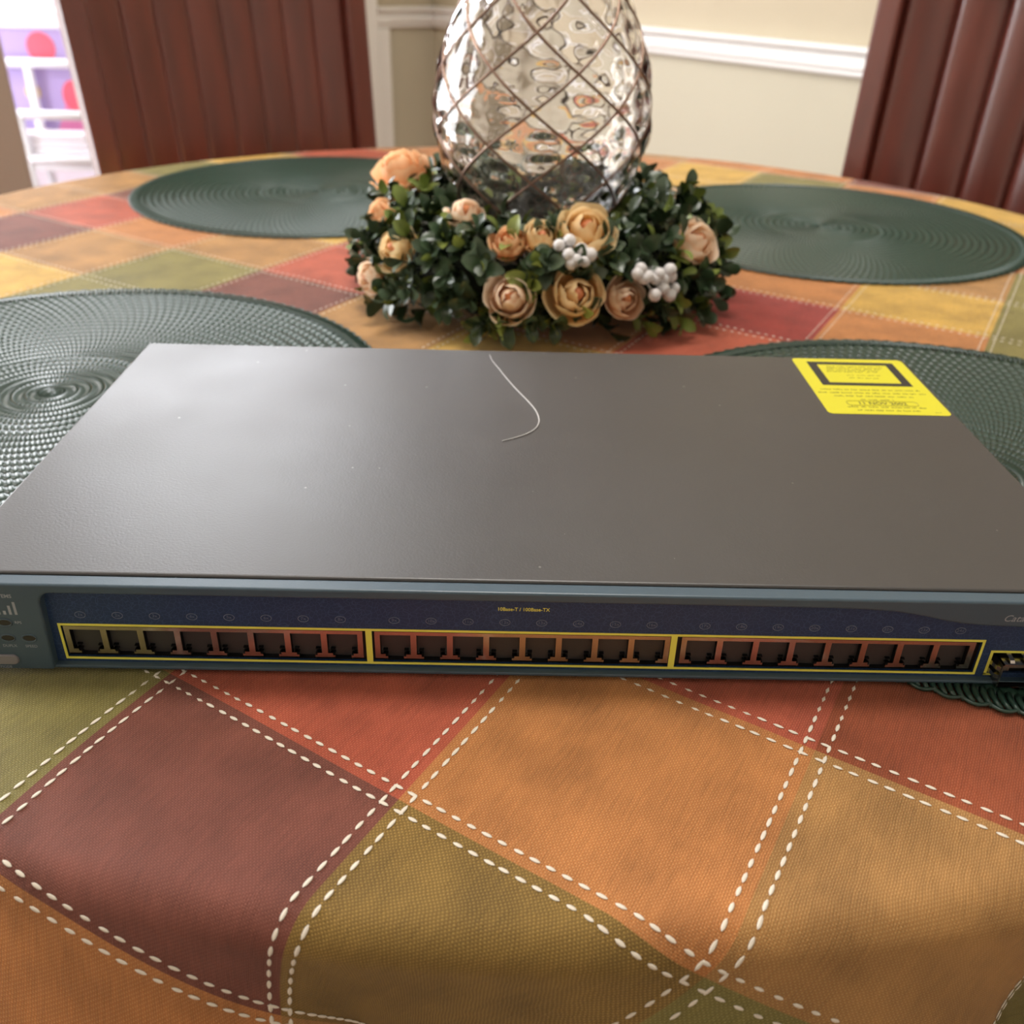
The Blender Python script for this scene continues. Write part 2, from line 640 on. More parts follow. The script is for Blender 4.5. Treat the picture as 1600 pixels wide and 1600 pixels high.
for i in range(-16, 18):
    for j in range(-12, 22):
        cs = [lat(i + a, j + b) for a in (0, 1) for b in (0, 1)]
        if min(hypot(x - TC[0], y - TC[1]) for x, y in cs) > RHEM - 2:
            continue
        key = CMAP.get((i, j)) or SEQ[(i * 5 + j * 7 + (i * j) % 3) % len(SEQ)]
        vs, uvs = [], []
        inside = []
        for a in range(NS + 1):
            for b in range(NS + 1):
                x, y = lat(i + a / NS, j + b / NS)
                r = hypot(x - TC[0], y - TC[1])
                inside.append(r <= RHEM + 6)
                vs.append(drape(x, y))
                uvs.append(((i + a / NS) * 1.145, (j + b / NS) * 1.02))
        fs = []
        for a in range(NS):
            for b in range(NS):
                q = (a * (NS + 1) + b, (a + 1) * (NS + 1) + b, (a + 1) * (NS + 1) + b + 1, a * (NS + 1) + b + 1)
                if any(inside[k] for k in q):
                    fs.append(q)
        if not fs:
            continue
        me = bpy.data.meshes.new('patch')
        me.from_pydata([((p - CORG) * MM)[:] for p in vs], [], fs)
        uvl = me.uv_layers.new(name='UVMap')
        for lp in me.loops:
            uvl.data[lp.index].uv = uvs[lp.vertex_index]
        me.polygons.foreach_set('use_smooth', [True] * len(me.polygons))
        me.materials.append(PAL[key])
        obj('patch', me, cloth)

# stitches: two dashed rows along every seam
m_thread = simple('white_stitch_thread', (226, 216, 200), 0.7, bump=0.3, bscale=900, bdist=0.0003)


def stitch_mesh(n=8, m=4):
    mb_ = MB()
    rings = []
    vs = []
    for a in range(m + 1):
        t = a / m
        x = (t - 0.5)
        r = 0.5 * sqrt(max(0.02, 1 - (2 * t - 1) ** 2)) ** 0.7
        for k in range(n):
            ang = 2 * pi * k / n
            vs.append((x, r * cos(ang), 0.5 * r * sin(ang)))
    fs = [(a * n + k, a * n + (k + 1) % n, (a + 1) * n + (k + 1) % n, (a + 1) * n + k) for a in range(m) for k in range(n)]
    fs += [tuple(range(n)), tuple(range(m * n, m * n + n))]
    mb_.add(vs, fs)
    return mb_


st_me = stitch_mesh().mesh('stitch', m_thread, True)
st_lo = [((v[0] - 0.5), v[1], v[2]) for v in [(0, 0, 0), (0.5, 0.5, 0), (1, 0, 0), (0.5, -0.5, 0), (0.5, 0, 0.35)]]
st_lo_f = [(0, 3, 4), (3, 2, 4), (2, 1, 4), (1, 0, 4)]
stitches = []
for axis in (0, 1):
    pitch = (5.9 / 114.5) if axis == 0 else (6.4 / 102.0)
    ln, off = (3.7, 4.3 / 102.0) if axis == 0 else (4.3, 4.3 / 114.5)
    npc = round(1 / pitch)
    for line in range(-14, 20):
        for side in (-1, 1):
            for c in range(-14 * npc, 20 * npc):
                t = (c + 0.5 + random.uniform(-0.06, 0.06)) / npc
                if axis == 0:
                    i, j = t, line + side * off
                else:
                    i, j = line + side * off, t
                x, y = lat(i, j)
                r = hypot(x - TC[0], y - TC[1])
                if r > RHEM - 6:
                    continue
                if r > 750 and y > 100:
                    continue
                p = drape(x, y)
                d = (E1 if axis == 0 else E2).normalized()
                p2 = drape(x + d.x * 1.5, y + d.y * 1.5)
                tx = (p2 - p).normalized()
                stitches.append((p, tx, (x, y), ln * random.uniform(0.9, 1.08)))


def cam_px(p):
    d = W(*p) - cp
    z = d.dot(cw)
    if z <= 0.05:
        return None
    return 800 + 1473.7 * d.dot(cr) / z, 800 - 1473.7 * d.dot(cu) / z, z


vis = []
for idx, (p, tx, xy, ln) in enumerate(stitches):
    q = cam_px(p)
    if q and -10 < q[0] < 1610 and 1045 < q[1] < 1610:
        vis.append((q[2], idx))
vis.sort()
single = set(k for _, k in vis[:300])
far_st = MB(CORG)
for idx, (p, tx, xy, ln) in enumerate(stitches):
    nz = drape_n(*xy)
    ty = nz.cross(tx).normalized()
    nz = tx.cross(ty)
    wd = 1.45
    if idx in single:
        o = bpy.data.objects.new('stitch', st_me)
        COL.objects.link(o)
        o.parent = cloth
        a, b, c = tx * ln, ty * wd, nz * 1.1
        # mesh of the stitch is 1 mm long: scale axes
        o.matrix_local = Matrix(((a.x, b.x, c.x, 0), (a.y, b.y, c.y, 0), (a.z, b.z, c.z, 0), (0, 0, 0, 1)))
        o.location = (p + nz * 0.25 - CORG) * MM
    else:
        far_st.add([p + nz * 0.1 + tx * (v[0] * ln) + ty * (v[1] * wd) + nz * (v[2] * 1.2) for v in st_lo], st_lo_f)
o = far_st.build('stitching', m_thread, cloth)
o['kind'] = 'stuff'

# ------------------------------------------------------------------ PLACEMATS
m_mat = N('dark_green_vinyl_weave')
m_mat.b.inputs['Base Color'].default_value = lin((36, 60, 50))
m_mat.b.inputs['Roughness'].default_value = 0.32
m_mat.b.inputs['Specular IOR Level'].default_value = 0.5
m_mat = m_mat.m
MATS = [(-231.5, 849.0, 12.0, 'dark green round woven placemat behind flower wreath, before the plain brown chair', 0),
        (322.4, 741.3, 30.0, 'dark green round woven placemat right of the wreath, before the ribbed chair', 1),
        (-296.8, 264.1, 74.0, 'glossy dark green round woven placemat under left end of the switch', 2),
        (249.8, 181.9, -20.0, 'dark green round woven placemat under right end of the switch, beneath the yellow sticker', 3)]
MATR, CP = 208.0, 7.6
NGR = 168


def coil_mesh(r, idx):
    """one woven ring: a flattened cord with grain-like bumps, alternating like a basket weave"""
    mb_ = MB()
    nb = NGR if r > 60 else (84 if r > 24 else 42)
    per = 5
    nt = nb * per
    nc = 7
    vs = []
    for a in range(nt):
        th = 2 * pi * a / nt
        ph = nb * th / 1.0 + pi * (idx % 2)
        g = 0.5 + 0.5 * cos(ph)
        hh = 0.6 + 0.95 * g
        hw = CP * 0.5 * (0.80 + 0.26 * g)
        sk = 1.2 * sin(ph)
        for k in range(nc):
            b = pi * k / (nc - 1)
            rr = r + hw * cos(b) * 1.0
            zz = 0.25 + hh * sin(b)
            t2 = th + (0.012 if r > 60 else 0.02) * cos(b)
            vs.append((rr * cos(t2), rr * sin(t2), zz))
    fs = [(a * nc + k, a * nc + k + 1, ((a + 1) % nt) * nc + k + 1, ((a + 1) % nt) * nc + k) for a in range(nt) for k in range(nc - 1)]
    mb_.add(vs, fs)
    return mb_.mesh('coil', m_mat, True)


coils = []
r = CP * 0.55
ci = 0
while r + CP / 2 < MATR - 8.5:
    coils.append(coil_mesh(r, ci))
    r += CP
    ci += 1
R_IN = r - CP / 2
# centre button
cbut = MB().lathe(0, 0, [(0.3, 2.0), (2.4, 1.6), (3.4, 0.3)], 16).mesh('button', m_mat, True)
# scalloped outer edge with slanted ribs
NSC = 130
mbe = MB()
pts = []
for a in range(NSC * 8):
    th = 2 * pi * a / (NSC * 8)
    ph = (th * NSC / (2 * pi)) % 1.0
    pts.append(((MATR - 2.6 + 2.6 * abs(sin(pi * ph))) * cos(th), (MATR - 2.6 + 2.6 * abs(sin(pi * ph))) * sin(th), 1.1))
mbe.tube(pts, 0.85, 6, closed=True)
edge_me = mbe.mesh('edge_cord', m_mat, True)
mbr = MB()
for a in range(NSC * 3):
    th = 2 * pi * (a + 0.25) / (NSC * 3)
    pp = []
    for t in (0, 0.35, 0.7, 1.0):
        rr = R_IN - 1.5 + (MATR - 0.8 - R_IN + 1.0) * t
        t2 = th + 0.016 * t * t
        pp.append((rr * cos(t2), rr * sin(t2), 0.95 + 0.25 * sin(pi * t)))
    mbr.tube(pp, [1.4, 1.3, 1.15, 1.0], 5)
rib_me = mbr.mesh('edge_ribs', m_mat, True)
for (x, y, rot, lab, _k) in MATS:
    e = empty('round_placemat', (x, y, 0.45))
    e.rotation_euler = (0, 0, radians(rot))
    tag(e, lab, 'placemat', 'dark green round woven placemats')
    for me in coils:
        obj('coil', me, e)
    obj('button', cbut, e)
    obj('edge_cord', edge_me, e)
    o = obj('edge_ribs', rib_me, e)
    o['kind'] = 'stuff'

# ------------------------------------------------------------------ THE SWITCH
ZB = 2.25                       # rests on the mats
SWX = 222.5
SORG = (0, 122, ZB)
sw = empty('network_switch', SORG)
tag(sw, 'dark grey rack network switch with blue front, row of ports and yellow sticker', 'network switch')

# lid material: painted steel with fine speckle
k = N('charcoal_painted_steel')
tc = k.n('ShaderNodeTexCoord')
n1 = k.n('ShaderNodeTexNoise', Scale=900.0, Detail=2.0)
k.l(tc.outputs['Object'], n1.inputs['Vector'])
n2 = k.n('ShaderNodeTexNoise', Scale=14.0, Detail=5.0)
k.l(tc.outputs['Object'], n2.inputs['Vector'])
vo = k.n('ShaderNodeTexVoronoi', Scale=55.0)
k.l(tc.outputs['Object'], vo.inputs['Vector'])
dust = k.math('MULTIPLY', k.math('LESS_THAN', vo.outputs['Distance'], 0.035), 0.5)
base = k.mix(n2.outputs[0], lin((45, 43, 43)), lin((56, 53, 52)))
k.l(k.mix(dust, base, lin((150, 148, 144))), k.b.inputs['Base Color'])
k.b.inputs['Roughness'].default_value = 0.42
k.b.inputs['Specular IOR Level'].default_value = 0.8
k.l(k.math('ADD', k.math('MULTIPLY', n2.outputs[0], 0.14), 0.36), k.b.inputs['Roughness'])
k.bump(n1.outputs[0], 0.16, 0.0004)
m_lid = k.m

m_bez = simple('slate_blue_plastic', (66, 84, 96), 0.36, bump=0.12, bscale=1500, bdist=0.0002, spec=0.5)
m_black = simple('black_plastic', (12, 12, 13), 0.6, spec=0.2)
m_dark = simple('port_cavity_black', (9, 9, 10), 0.7, spec=0.1)
m_yel = simple('yellow_print', (234, 228, 96), 0.45)
m_shield = N('tinned_port_shield')
m_shield.b.inputs['Base Color'].default_value = lin((190, 182, 176))
m_shield.b.inputs['Metallic'].default_value = 1.0
m_shield.b.inputs['Roughness'].default_value = 0.22
m_shield = m_shield.m
m_gold = simple('gold_contacts', (200, 160, 80), 0.3, metal=1.0)
m_greyprint = simple('grey_print', (150, 154, 160), 0.5)
m_dimprint = simple('dim_grey_print', (96, 104, 122), 0.5)
m_led = simple('dark_led_lens', (40, 38, 40), 0.25)
m_btn = simple('grey_button_rubber', (126, 122, 124), 0.45)

# panel print: dark navy with a fine net of lines
k = N('navy_printed_overlay')
tc = k.n('ShaderNodeTexCoord')
nz = k.n('ShaderNodeTexNoise', Scale=120.0, Detail=2.0)
k.l(tc.outputs['Object'], nz.inputs['Vector'])
mx = k.mix(0.006, tc.outputs['Object'], nz.outputs['Color'])
vo = k.n('ShaderNodeTexVoronoi', Scale=560.0)
vo.feature = 'DISTANCE_TO_EDGE'
k.l(mx, vo.inputs['Vector'])
ln_ = k.math('LESS_THAN', vo.outputs['Distance'], 0.05)
k.l(k.mix(k.math('MULTIPLY', ln_, 0.55), lin((27, 50, 84)), lin((56, 80, 116))), k.b.inputs['Base Color'])
k.b.inputs['Roughness'].default_value = 0.5
m_panel = k.m

# lid: folded steel cover with rounded edges and side screws
lid = MB(SORG).box(-SWX, SWX, 6.8, 244, ZB + 1, 43.2).build('top_cover', m_lid, sw, bevel=1.2, seg=3)
for y in (40, 130, 215):
    for sx in (-1, 1):
        sc = MB(SORG)
        prof = [(0.2, 0), (3.2, 0), (3.0, 1.0), (1.8, 1.5), (0.2, 1.5)]
        vs, n = [], 12
        for r_, h_ in prof:
            for a in range(n):
                vs.append((sx * (SWX + h_), y + r_ * cos(2 * pi * a / n), 22 + r_ * sin(2 * pi * a / n)))
        fs = [(i * n + a, i * n + (a + 1) % n, (i + 1) * n + (a + 1) % n, (i + 1) * n + a) for i in range(len(prof) - 1) for a in range(n)]
        sc.add(vs, fs)
        sc.build('screw', m_shield, sw, True)

# bezel outline in x,z: lip on top, a pod at each end, a swoop towards the right pod
poly = [(-SWX - 0.6, ZB), (-186.0, ZB), (-184.6, 34.0)]
for a in range(1, 7):
    t = radians(180 - 90 * a / 6)
    poly.append((-179.8 + 4.6 * cos(t), 33.9 + 4.6 * sin(t)))
poly += [(60, 38.4), (110, 38.2), (122, 37.9), (134, 37.1), (145, 35.3), (153, 33.4), (160, 32.2), (170, 31.4), (185, 31.0), (203, 30.8), (207, 28.5), (208, ZB),
         (SWX + 0.6, ZB), (SWX + 0.6, 39.5), (SWX - 2.5, 42.5), (-SWX + 2.5, 42.5), (-SWX - 0.6, 39.5)]
# the lip front stands at y=0; the pods bulge a little
bz = MB(SORG).prism(poly, 0.0, 6.7).build('bezel', m_bez, sw, bevel=0.9, seg=3)
# recessed printed panel with three openings and the module opening
PY = 4.0
GC = [-123.6 - 0.1, -5.0, 113.5]
ZT, ZL = 20.9, 5.8
GX = [(-181.4, -65.4), (-63.0, 52.2), (54.6, 172.8)]
pn = MB(SORG)
pn.box(-187, 209, PY, PY + 1.4, ZT, 40).box(-187, 209, PY, PY + 1.4, 3.6, ZL)
xs = [-187, GX[0][0], GX[0][1], GX[1][0], GX[1][1], GX[2][0], GX[2][1], 178.2, 196.2, 209]
for a in (0, 2, 4, 6, 8):
    pn.box(xs[a], xs[a + 1], PY, PY + 1.4, ZL, ZT)
pn.box(178.2, 196.2, PY, PY + 1.4, 16.2, ZT)
pn.build('front_panel', m_panel, sw)
MB(SORG).box(-187, 209, 1.2, 6.6, ZB, 3.7).build('base_lip', m_bez, sw, bevel=0.4)
MB(SORG).box(-187, 209, PY + 16, PY + 17, 3, 38).box(-187, 209, 6.6, PY + 16, 3, 4).build('port_backing', m_dark, sw)
# yellow outline around the ports
yl = MB(SORG)
X0, X1, Z0, Z1 = -182.4, 173.8, 4.8, 21.9
yl.box(X0, X1, PY - 0.15, PY + 0.3, ZT, Z1).box(X0, X1, PY - 0.15, PY + 0.3, Z0, ZL)
yl.box(X0, X0 + 1.0, PY - 0.15, PY + 0.3, ZL, ZT).box(X1 - 1.0, X1, PY - 0.15, PY + 0.3, ZL, ZT)
yl.build('yellow_outline', m_yel, sw)
for a, b in ((GX[0][1], GX[1][0]), (GX[1][1], GX[2][0])):
    MB(SORG).box(a, b, PY - 0.15, PY + 0.3, ZL, ZT).build('yellow_divider', m_yel, sw)

PITCH = 14.04


def port_mesh():
    """one socket, origin at its centre line: sleeve walls, latch notch, back wall (metres, local)"""
    m_ = MB()
    w, d = 5.85, 12.0
    # floor, ceiling, sides, rear of the cavity as thin plates
    m_.box(-w - 0.4, -w, 0.3, d, 7.2, 18.9).box(w, w + 0.4, 0.3, d, 7.2, 18.9)
    m_.box(-w, w, 0.3, d, 18.6, 19.0).box(-w, -3.2, 0.3, d, 8.6, 9.0).box(3.2, w, 0.3, d, 8.6, 9.0)
    m_.box(-w, w, d, d + 0.4, 5.8, 19.0).box(-3.2, 3.2, 0.3, d, 6.2, 6.6)
    m_.box(-5.0, -3.2, 1.0, 5, 10.2, 10.7).box(3.2, 5.0, 1.0, 5, 10.2, 10.7)
    # slanted latch guides beside the notch
    m_.add([(3.2, 0, 6.6), (4.6, 0, 8.6), (4.6, 5, 8.6), (3.2, 5, 6.6)], [(0, 1, 2, 3)])
    m_.add([(-3.2, 0, 6.6), (-4.6, 0, 8.6), (-4.6, 5, 8.6), (-3.2, 5, 6.6)], [(0, 1, 2, 3)])
    return m_.mesh('port', m_black)


def pins_mesh():
    m_ = MB()
    for a in range(8):
        x = -3.55 + a * 1.015
        m_.add([(x - 0.2, 4, 18.5), (x + 0.2, 4, 18.5), (x - 0.2, 10.5, 13.2), (x + 0.2, 10.5, 13.2), (x - 0.2, 4.2, 18.2), (x + 0.2, 4.2, 18.2), (x - 0.2, 10.5, 12.9), (x + 0.2, 10.5, 12.9)],
               [(0, 1, 3, 2), (4, 6, 7, 5), (0, 4, 5, 1), (2, 3, 7, 6), (0, 2, 6, 4), (1, 5, 7, 3)])
    return m_.mesh('contact_pins', m_gold)


port_me, pins_me = port_mesh(), pins_mesh()
num = 0
ring_mb = MB()
ring_mb.tube([(2.0 * cos(2 * pi * a / 20), 0, 1.45 * sin(2 * pi * a / 20)) for a in range(20)], 0.16, 4, closed=True)
ring_me = ring_mb.mesh('number_ring', m_dimprint)
for g in range(3):
    x0 = GC[g]
    sh = MB(SORG)
    y0, y1 = PY + 0.2, PY + 0.8
    half = 4 * PITCH
    sh.box(x0 - half - 0.9, x0 + half + 0.9, y0, y1, 18.8, 20.4)
    for c in range(9):
        x = x0 - half + c * PITCH
        xl, xr = x - 1.15, x + 1.15
        fl, fr = x - 3.9, x + 3.9
        if c == 0:
            xl, fl = x - 0.9, x - 0.9
        if c == 8:
            xr, fr = x + 0.9, x + 0.9
        sh.box(xl, xr, y0, y1, 9.6, 18.8)
        sh.box(max(fl, fl + (0.9 if c else 0)), fr - (0.9 if c < 8 else 0), y0, y1, 8.5, 9.6)
        sh.box(fl, fr, y0, y1, 7.5, 8.5)
        # folded inner lips of the shield catch the light
        if c:
            sh.box(fl + 0.9, xl, y0, y0 + 2.2, 9.45, 9.6)
        if c < 8:
            sh.box(xr, fr - 0.9, y0, y0 + 2.2, 9.45, 9.6)
    sh.build('port_shield', m_shield, sw)
    for c in range(8):
        num += 1
        x = x0 - half + (c + 0.5) * PITCH
        p = obj('port', port_me, sw, loc=(Vector((x, PY + 0.5, 0)) - Vector(SORG)) * MM)
        obj('contact_pins', pins_me, p)
        r_ = obj('number_ring', ring_me, sw, loc=(Vector((x, PY - 0.05, 26.1)) - Vector(SORG)) * MM)
        obj('numeral', text_mesh(str(num) + 'x', 1.9, m_dimprint, sx=1.05), r_, rot=(pi / 2, 0, 0))


def front_text(name, body, x, z, size, mat, y=PY - 0.05, **kw):
    return obj(name, text_mesh(body, size, mat, **kw), sw, loc=(Vector((x, y, z)) - Vector(SORG)) * MM, rot=(pi / 2, 0, 0))


front_text('speed_lettering', '10Base-T / 100Base-TX', -5.1, 32.3, 2.25, m_yel, sx=0.92, bold=0.02)
front_text('model_lettering', 'Catalyst 2950', 174.7, 35.2, 4.2, m_greyprint, y=-0.06, shear=0.32, align='LEFT')
front_text('maker_lettering', 'CISCO SYSTEMS', -194.2, 37.0, 2.2, m_greyprint, y=-0.06, align='RIGHT', bold=0.04)
# bridge mark: bars whose heights follow two arcs
for a in range(13):
    bx_ = -219.5 + a * 2.1
    ph = (a % 6) / 6.0
    h_ = 1.2 + 4.6 * (0.5 + 0.5 * cos(2 * pi * ph)) ** 1.6
    MB(SORG).box(bx_ - 0.5, bx_ + 0.5, -0.07, 0.2, 28.6, 28.6 + h_).build('emblem_bar', m_greyprint, sw)
# indicator lenses and their words
for x, z, wd, tx_, tz in ((-199.6, 24.8, 'RPS', -194.6, 24.9), (-213.5, 24.8, 'SYST', -208.0, 24.9), (-200.1, 17.6, 'DUPLX', -200.3, 13.8), (-192.1, 17.6, 'SPEED', -192.2, 13.7),
                          (-208.1, 17.6, 'UTIL', -208.1, 13.8), (-216.1, 17.6, 'STAT', -216.1, 13.8)):
    e = MB(SORG)
    e.prism([(x + 2.6 * cos(2 * pi * a / 20), z + 1.5 * sin(2 * pi * a / 20)) for a in range(20)], -0.12, 0.6)
    l_ = e.build('indicator_lens', m_led, sw)
    rim = MB(SORG)
    rim.tube([(x + 2.7 * cos(2 * pi * a / 24), -0.02, z + 1.6 * sin(2 * pi * a / 24)) for a in range(24)], 0.32, 6, closed=True)
    rim.build('rim', m_bez, l_, True)
    l_.children[0].parent = l_
    front_text('indicator_lettering', wd, tx_, tz, 1.7, m_greyprint, y=-0.06)
bt = MB(SORG)
bt.prism(rrect(-211.5, -198.3, 5.2, 9.6, 2.1), -1.0, 1.0)
bt.build('mode_button', m_btn, sw, bevel=0.4)
front_text('indicator_lettering', 'MODE', -204.2, 3.5, 1.6, m_greyprint, y=-0.06)

# module port at the right end: yellow outline, metal shell standing proud, spring fingers
ym = MB(SORG)
ym.box(177.2, 197.2, PY - 0.15, PY + 0.3, 15.8, 16.8).box(177.2, 178.3, PY - 0.15, PY + 0.3, 4.9, 15.8).box(196.1, 197.2, PY - 0.15, PY + 0.3, 4.9, 15.8).box(177.2, 181, PY - 0.15, PY + 0.3, 4.6, 5.6)
ym.build('yellow_outline', m_yel, sw)
sl_ = MB(SORG)
ma, mb2, mt, mbm = 180.2, 194.4, 14.4, 3.0
fy = -1.6
sl_.box(ma, ma + 0.6, fy, 12, mbm, mt).box(mb2 - 0.6, mb2, fy, 12, mbm, mt).box(ma, mb2, fy, 12, mt - 0.6, mt)
sl_.box(ma + 0.6, ma + 2.6, fy, fy + 0.5, mt - 2.9, mt - 0.6).box(mb2 - 2.6, mb2 - 0.6, fy, fy + 0.5, mt - 2.9, mt - 0.6).box(ma + 2.6, mb2 - 2.6, fy, fy + 0.5, mt - 1.4, mt - 0.6)
mp_ = sl_.build('module_shell', m_shield, sw)
MB(SORG).box(ma + 0.6, mb2 - 0.6, 10, 10.5, mbm, mt - 0.6).box(ma + 0.6, mb2 - 0.6, fy + 0.4, 10, mbm, mbm + 0.4).build('cavity', m_dark, mp_)
for fx in (183.2, 189.0):
    f_ = MB(SORG)
    f_.add([(fx, PY - 0.1, 15.9), (fx + 1.8, PY - 0.1, 15.9), (fx, fy + 1.6, 15.3), (fx + 1.8, fy + 1.6, 15.3), (fx, fy + 0.8, 14.4), (fx + 1.8, fy + 0.8, 14.4)], [(0, 1, 3, 2), (2, 3, 5, 4)])
    f_.build('spring_finger', m_shield, mp_)
for fz in (12.2, 8.4):
    f_ = MB(SORG)
    f_.add([(178.4, PY - 0.1, fz), (178.4, PY - 0.1, fz - 1.9), (179.2, fy + 2, fz), (179.2, fy + 2, fz - 1.9), (180.2, fy + 1, fz), (180.2, fy + 1, fz - 1.9)], [(0, 1, 3, 2), (2, 3, 5, 4)])
    f_.build('spring_finger', m_shield, mp_)

# yellow sticker on the lid
m_stick = simple('sticker_yellow', (212, 204, 44), 0.4, spec=0.35)
m_ink = simple('sticker_black_ink', (34, 32, 30), 0.5)
m_inkf = simple('sticker_fine_ink', (120, 112, 36), 0.5)
stk = MB(SORG).flat(rrect(155.4, 220.2, 164.2, 241.6, 3.0), 43.2, 43.34).build('warning_sticker', m_stick, sw)
stk['label'] = 'yellow warning sticker with black frame'
fr = MB(SORG)
fx0, fx1, fy0, fy1, th = 163.0, 213.4, 202.0, 236.6, 5.0
fr.box(fx0, fx1, fy0, fy0 + th - 1, 43.32, 43.4).box(fx0, fx1, fy1 - th + 1, fy1, 43.32, 43.4).box(fx0, fx0 + th, fy0 + th - 1, fy1 - th + 1, 43.32, 43.4).box(fx1 - th, fx1, fy0 + th - 1, fy1 - th + 1, 43.32, 43.4)
fr.build('sticker_frame', m_ink, stk)
rnd = random.Random(5)
pr = MB(SORG)


def word_line(x0, x1, y, h, gap=1.3):
    x = x0
    while x < x1 - 0.8:
        w_ = rnd.uniform(2.2, 6.0)
        xe = min(x + w_, x1)
        # letters: little upright strokes and cross strokes
        c = x
        while c < xe - 0.3:
            hh = h * rnd.choice((0.7, 0.7, 1.0))
            pr.box(c, c + 0.3, y, y + hh, 43.33, 43.38)
            if rnd.random() < 0.6:
                yy = y + hh * rnd.choice((0.0, 0.4, 0.85))
                pr.box(c, min(c + 0.75, xe), yy, yy + 0.22, 43.33, 43.38)
            c += 0.85
        x = xe + gap


for a in range(5):
    word_line(173 - 0.5 * a, 206 - 1.0 * a, 229.3 - 2.0 * a, 1.1)
word_line(181, 200, 216.5, 1.1)
word_line(181, 200, 212.5, 1.1)
word_line(160, 215, 195.4, 1.7)
word_line(157.5, 217, 191.0, 1.7)
word_line(165, 208, 186.6, 1.7)
word_line(178, 196, 182.0, 1.5)
word_line(168, 210, 172.5, 1.7)
word_line(172, 205, 168.4, 1.7)
word_line(212.5, 217.5, 167.2, 0.9)
o = pr.build('fine_print', m_ink, stk)
o['kind'] = 'stuff'
bxp = [(x, y, 43.36) for x, y in rrect(169, 207, 175.2, 180.8, 2.2)]
MB(SORG).tube(bxp, 0.16, 4, closed=True).build('date_box', m_inkf, stk)
obj('date_stamp', text_mesh('11 NOV 2002', 4.6, m_ink, bold=0.03), stk, loc=(Vector((188, 178.0, 43.38)) - Vector(SORG)) * MM)

# rubber feet hidden below are omitted: the case sits flat on the mats
# curled hair lying on the lid
m_hair = simple('pale_hair', (190, 186, 184), 0.5)
hp = [(-22.4, 236), (-20.5, 226), (-16.5, 214), (-13.0, 203), (-7, 186), (-1.1, 171), (2.6, 160), (4.1, 150), (3.6, 143), (1.5, 137.2), (-3, 131.5), (-9.5, 126.7), (-15, 123.4)]
hh = []
for a in range(len(hp) - 1):
    p0, p1, p2, p3 = [Vector(hp[max(0, min(len(hp) - 1, a + d))]) for d in (-1, 0, 1, 2)]
    for s in range(5):
        t = s / 5
        hh.append(0.5 * ((2 * p1) + (p2 - p0) * t + (2 * p0 - 5 * p1 + 4 * p2 - p3) * t * t + (3 * p1 - p0 - 3 * p2 + p3) * t ** 3))
hm = MB((-8, 180, 43.2))
nh = len(hh)
hm.tube([(p.x, p.y, 43.5) for p in hh], [0.16 + 0.18 * sin(pi * a / nh) for a in range(nh)], 6)
tag(hm.build('stray_hair', m_hair, smooth=True), 'thin pale hair lying in a curve on the grey switch lid', 'hair')

# ------------------------------------------------------------------ GLASS VASE
VC = (12.0, 500.0)
m_glass = N('clear_cut_glass')
m_glass.b.inputs['Base Color'].default_value = (0.97, 0.96, 0.95, 1)
m_glass.b.inputs['Transmission Weight'].default_value = 1.0
m_glass.b.inputs['Roughness'].default_value = 0.015
m_glass.b.inputs['IOR'].default_value = 1.48
m_glass = m_glass.m
m_copper = simple('copper_line', (132, 104, 88), 0.35, metal=0.6)
PROF = [(0, 39), (6, 42), (14, 42), (26, 44), (44, 50), (64.8, 58), (80, 68), (104, 77.4), (128, 83.2), (151, 82.7), (173, 78.4), (195, 71.7), (216, 61.6), (232.5, 51), (246, 42.5), (258, 37.5), (270, 36.5), (284, 39.5), (294, 44), (298, 45)]


def vr(z):
    for (z0, r0), (z1, r1) in zip(PROF, PROF[1:]):
        if z0 <= z <= z1:
            t = (z - z0) / (z1 - z0)
            return r0 + (r1 - r0) * t
    return PROF[-1][1]


def vr_s(z):
    return sum(vr(min(298, max(0, z + d))) for d in (-7, -3.5, 0, 3.5, 7)) / 5


KZ = radians(22.5) / 24.4       # helix slope, rad per mm
Z_LO, Z_HI = 34.0, 252.0
TH0 = -pi / 2 + radians(16.0)   # a crossing in front at this angle ...
ZN = 174.0                      # ... and this height


def cell(th, z):
    """0 on the copper lines, 1 in the middle of a diamond"""
    a = 8 * ((th - TH0) + KZ * (z - ZN)) / 2
    b = 8 * ((th - TH0) - KZ * (z - ZN)) / 2
    return abs(sin(a)) * abs(sin(b))


def bulge(z):
    return max(0, min(1, (z - Z_LO) / 16, (Z_HI - z) / 16))


vase = empty('pineapple_glass_vase', (VC[0], VC[1], 0))
tag(vase, 'clear cut glass pineapple vase with copper diamond lattice, standing inside the wreath', 'vase')
nz_, na = 130, 192
outer = []
for a in range(nz_ + 1):
    z = 298 * a / nz_
    outer.append((vr_s(z), z))
vs = []
for (r_, z) in outer:
    for b in range(na):
        th = 2 * pi * b / na
        rr = r_ + 3.4 * (cell(th, z) ** 0.8) * bulge(z) - 0.6 * bulge(z)
        vs.append((VC[0] + rr * cos(th), VC[1] + rr * sin(th), z + 0.6))
inner = [(vr_s(z) - (4.2 if z > 40 else 4.2 + (40 - z) * 0.1), z) for _, z in outer if z >= 14][::-1]
for (r_, z) in inner:
    for b in range(na):
        th = 2 * pi * b / na
        rr = r_ + 1.6 * (cell(th, z) ** 0.8) * bulge(z) + bulge(z) * (0.55 * abs(sin(12 * th)) + 0.55 * sin(z * 0.42) * cos(8 * th))
        vs.append((VC[0] + rr * cos(th), VC[1] + rr * sin(th), z + 0.6))
nr = len(outer) + len(inner)
fs = [(i * na + b, i * na + (b + 1) % na, (i + 1) * na + (b + 1) % na, (i + 1) * na + b) for i in range(nr - 1) for b in range(na)]
fs.append(tuple(range(na))[::-1])
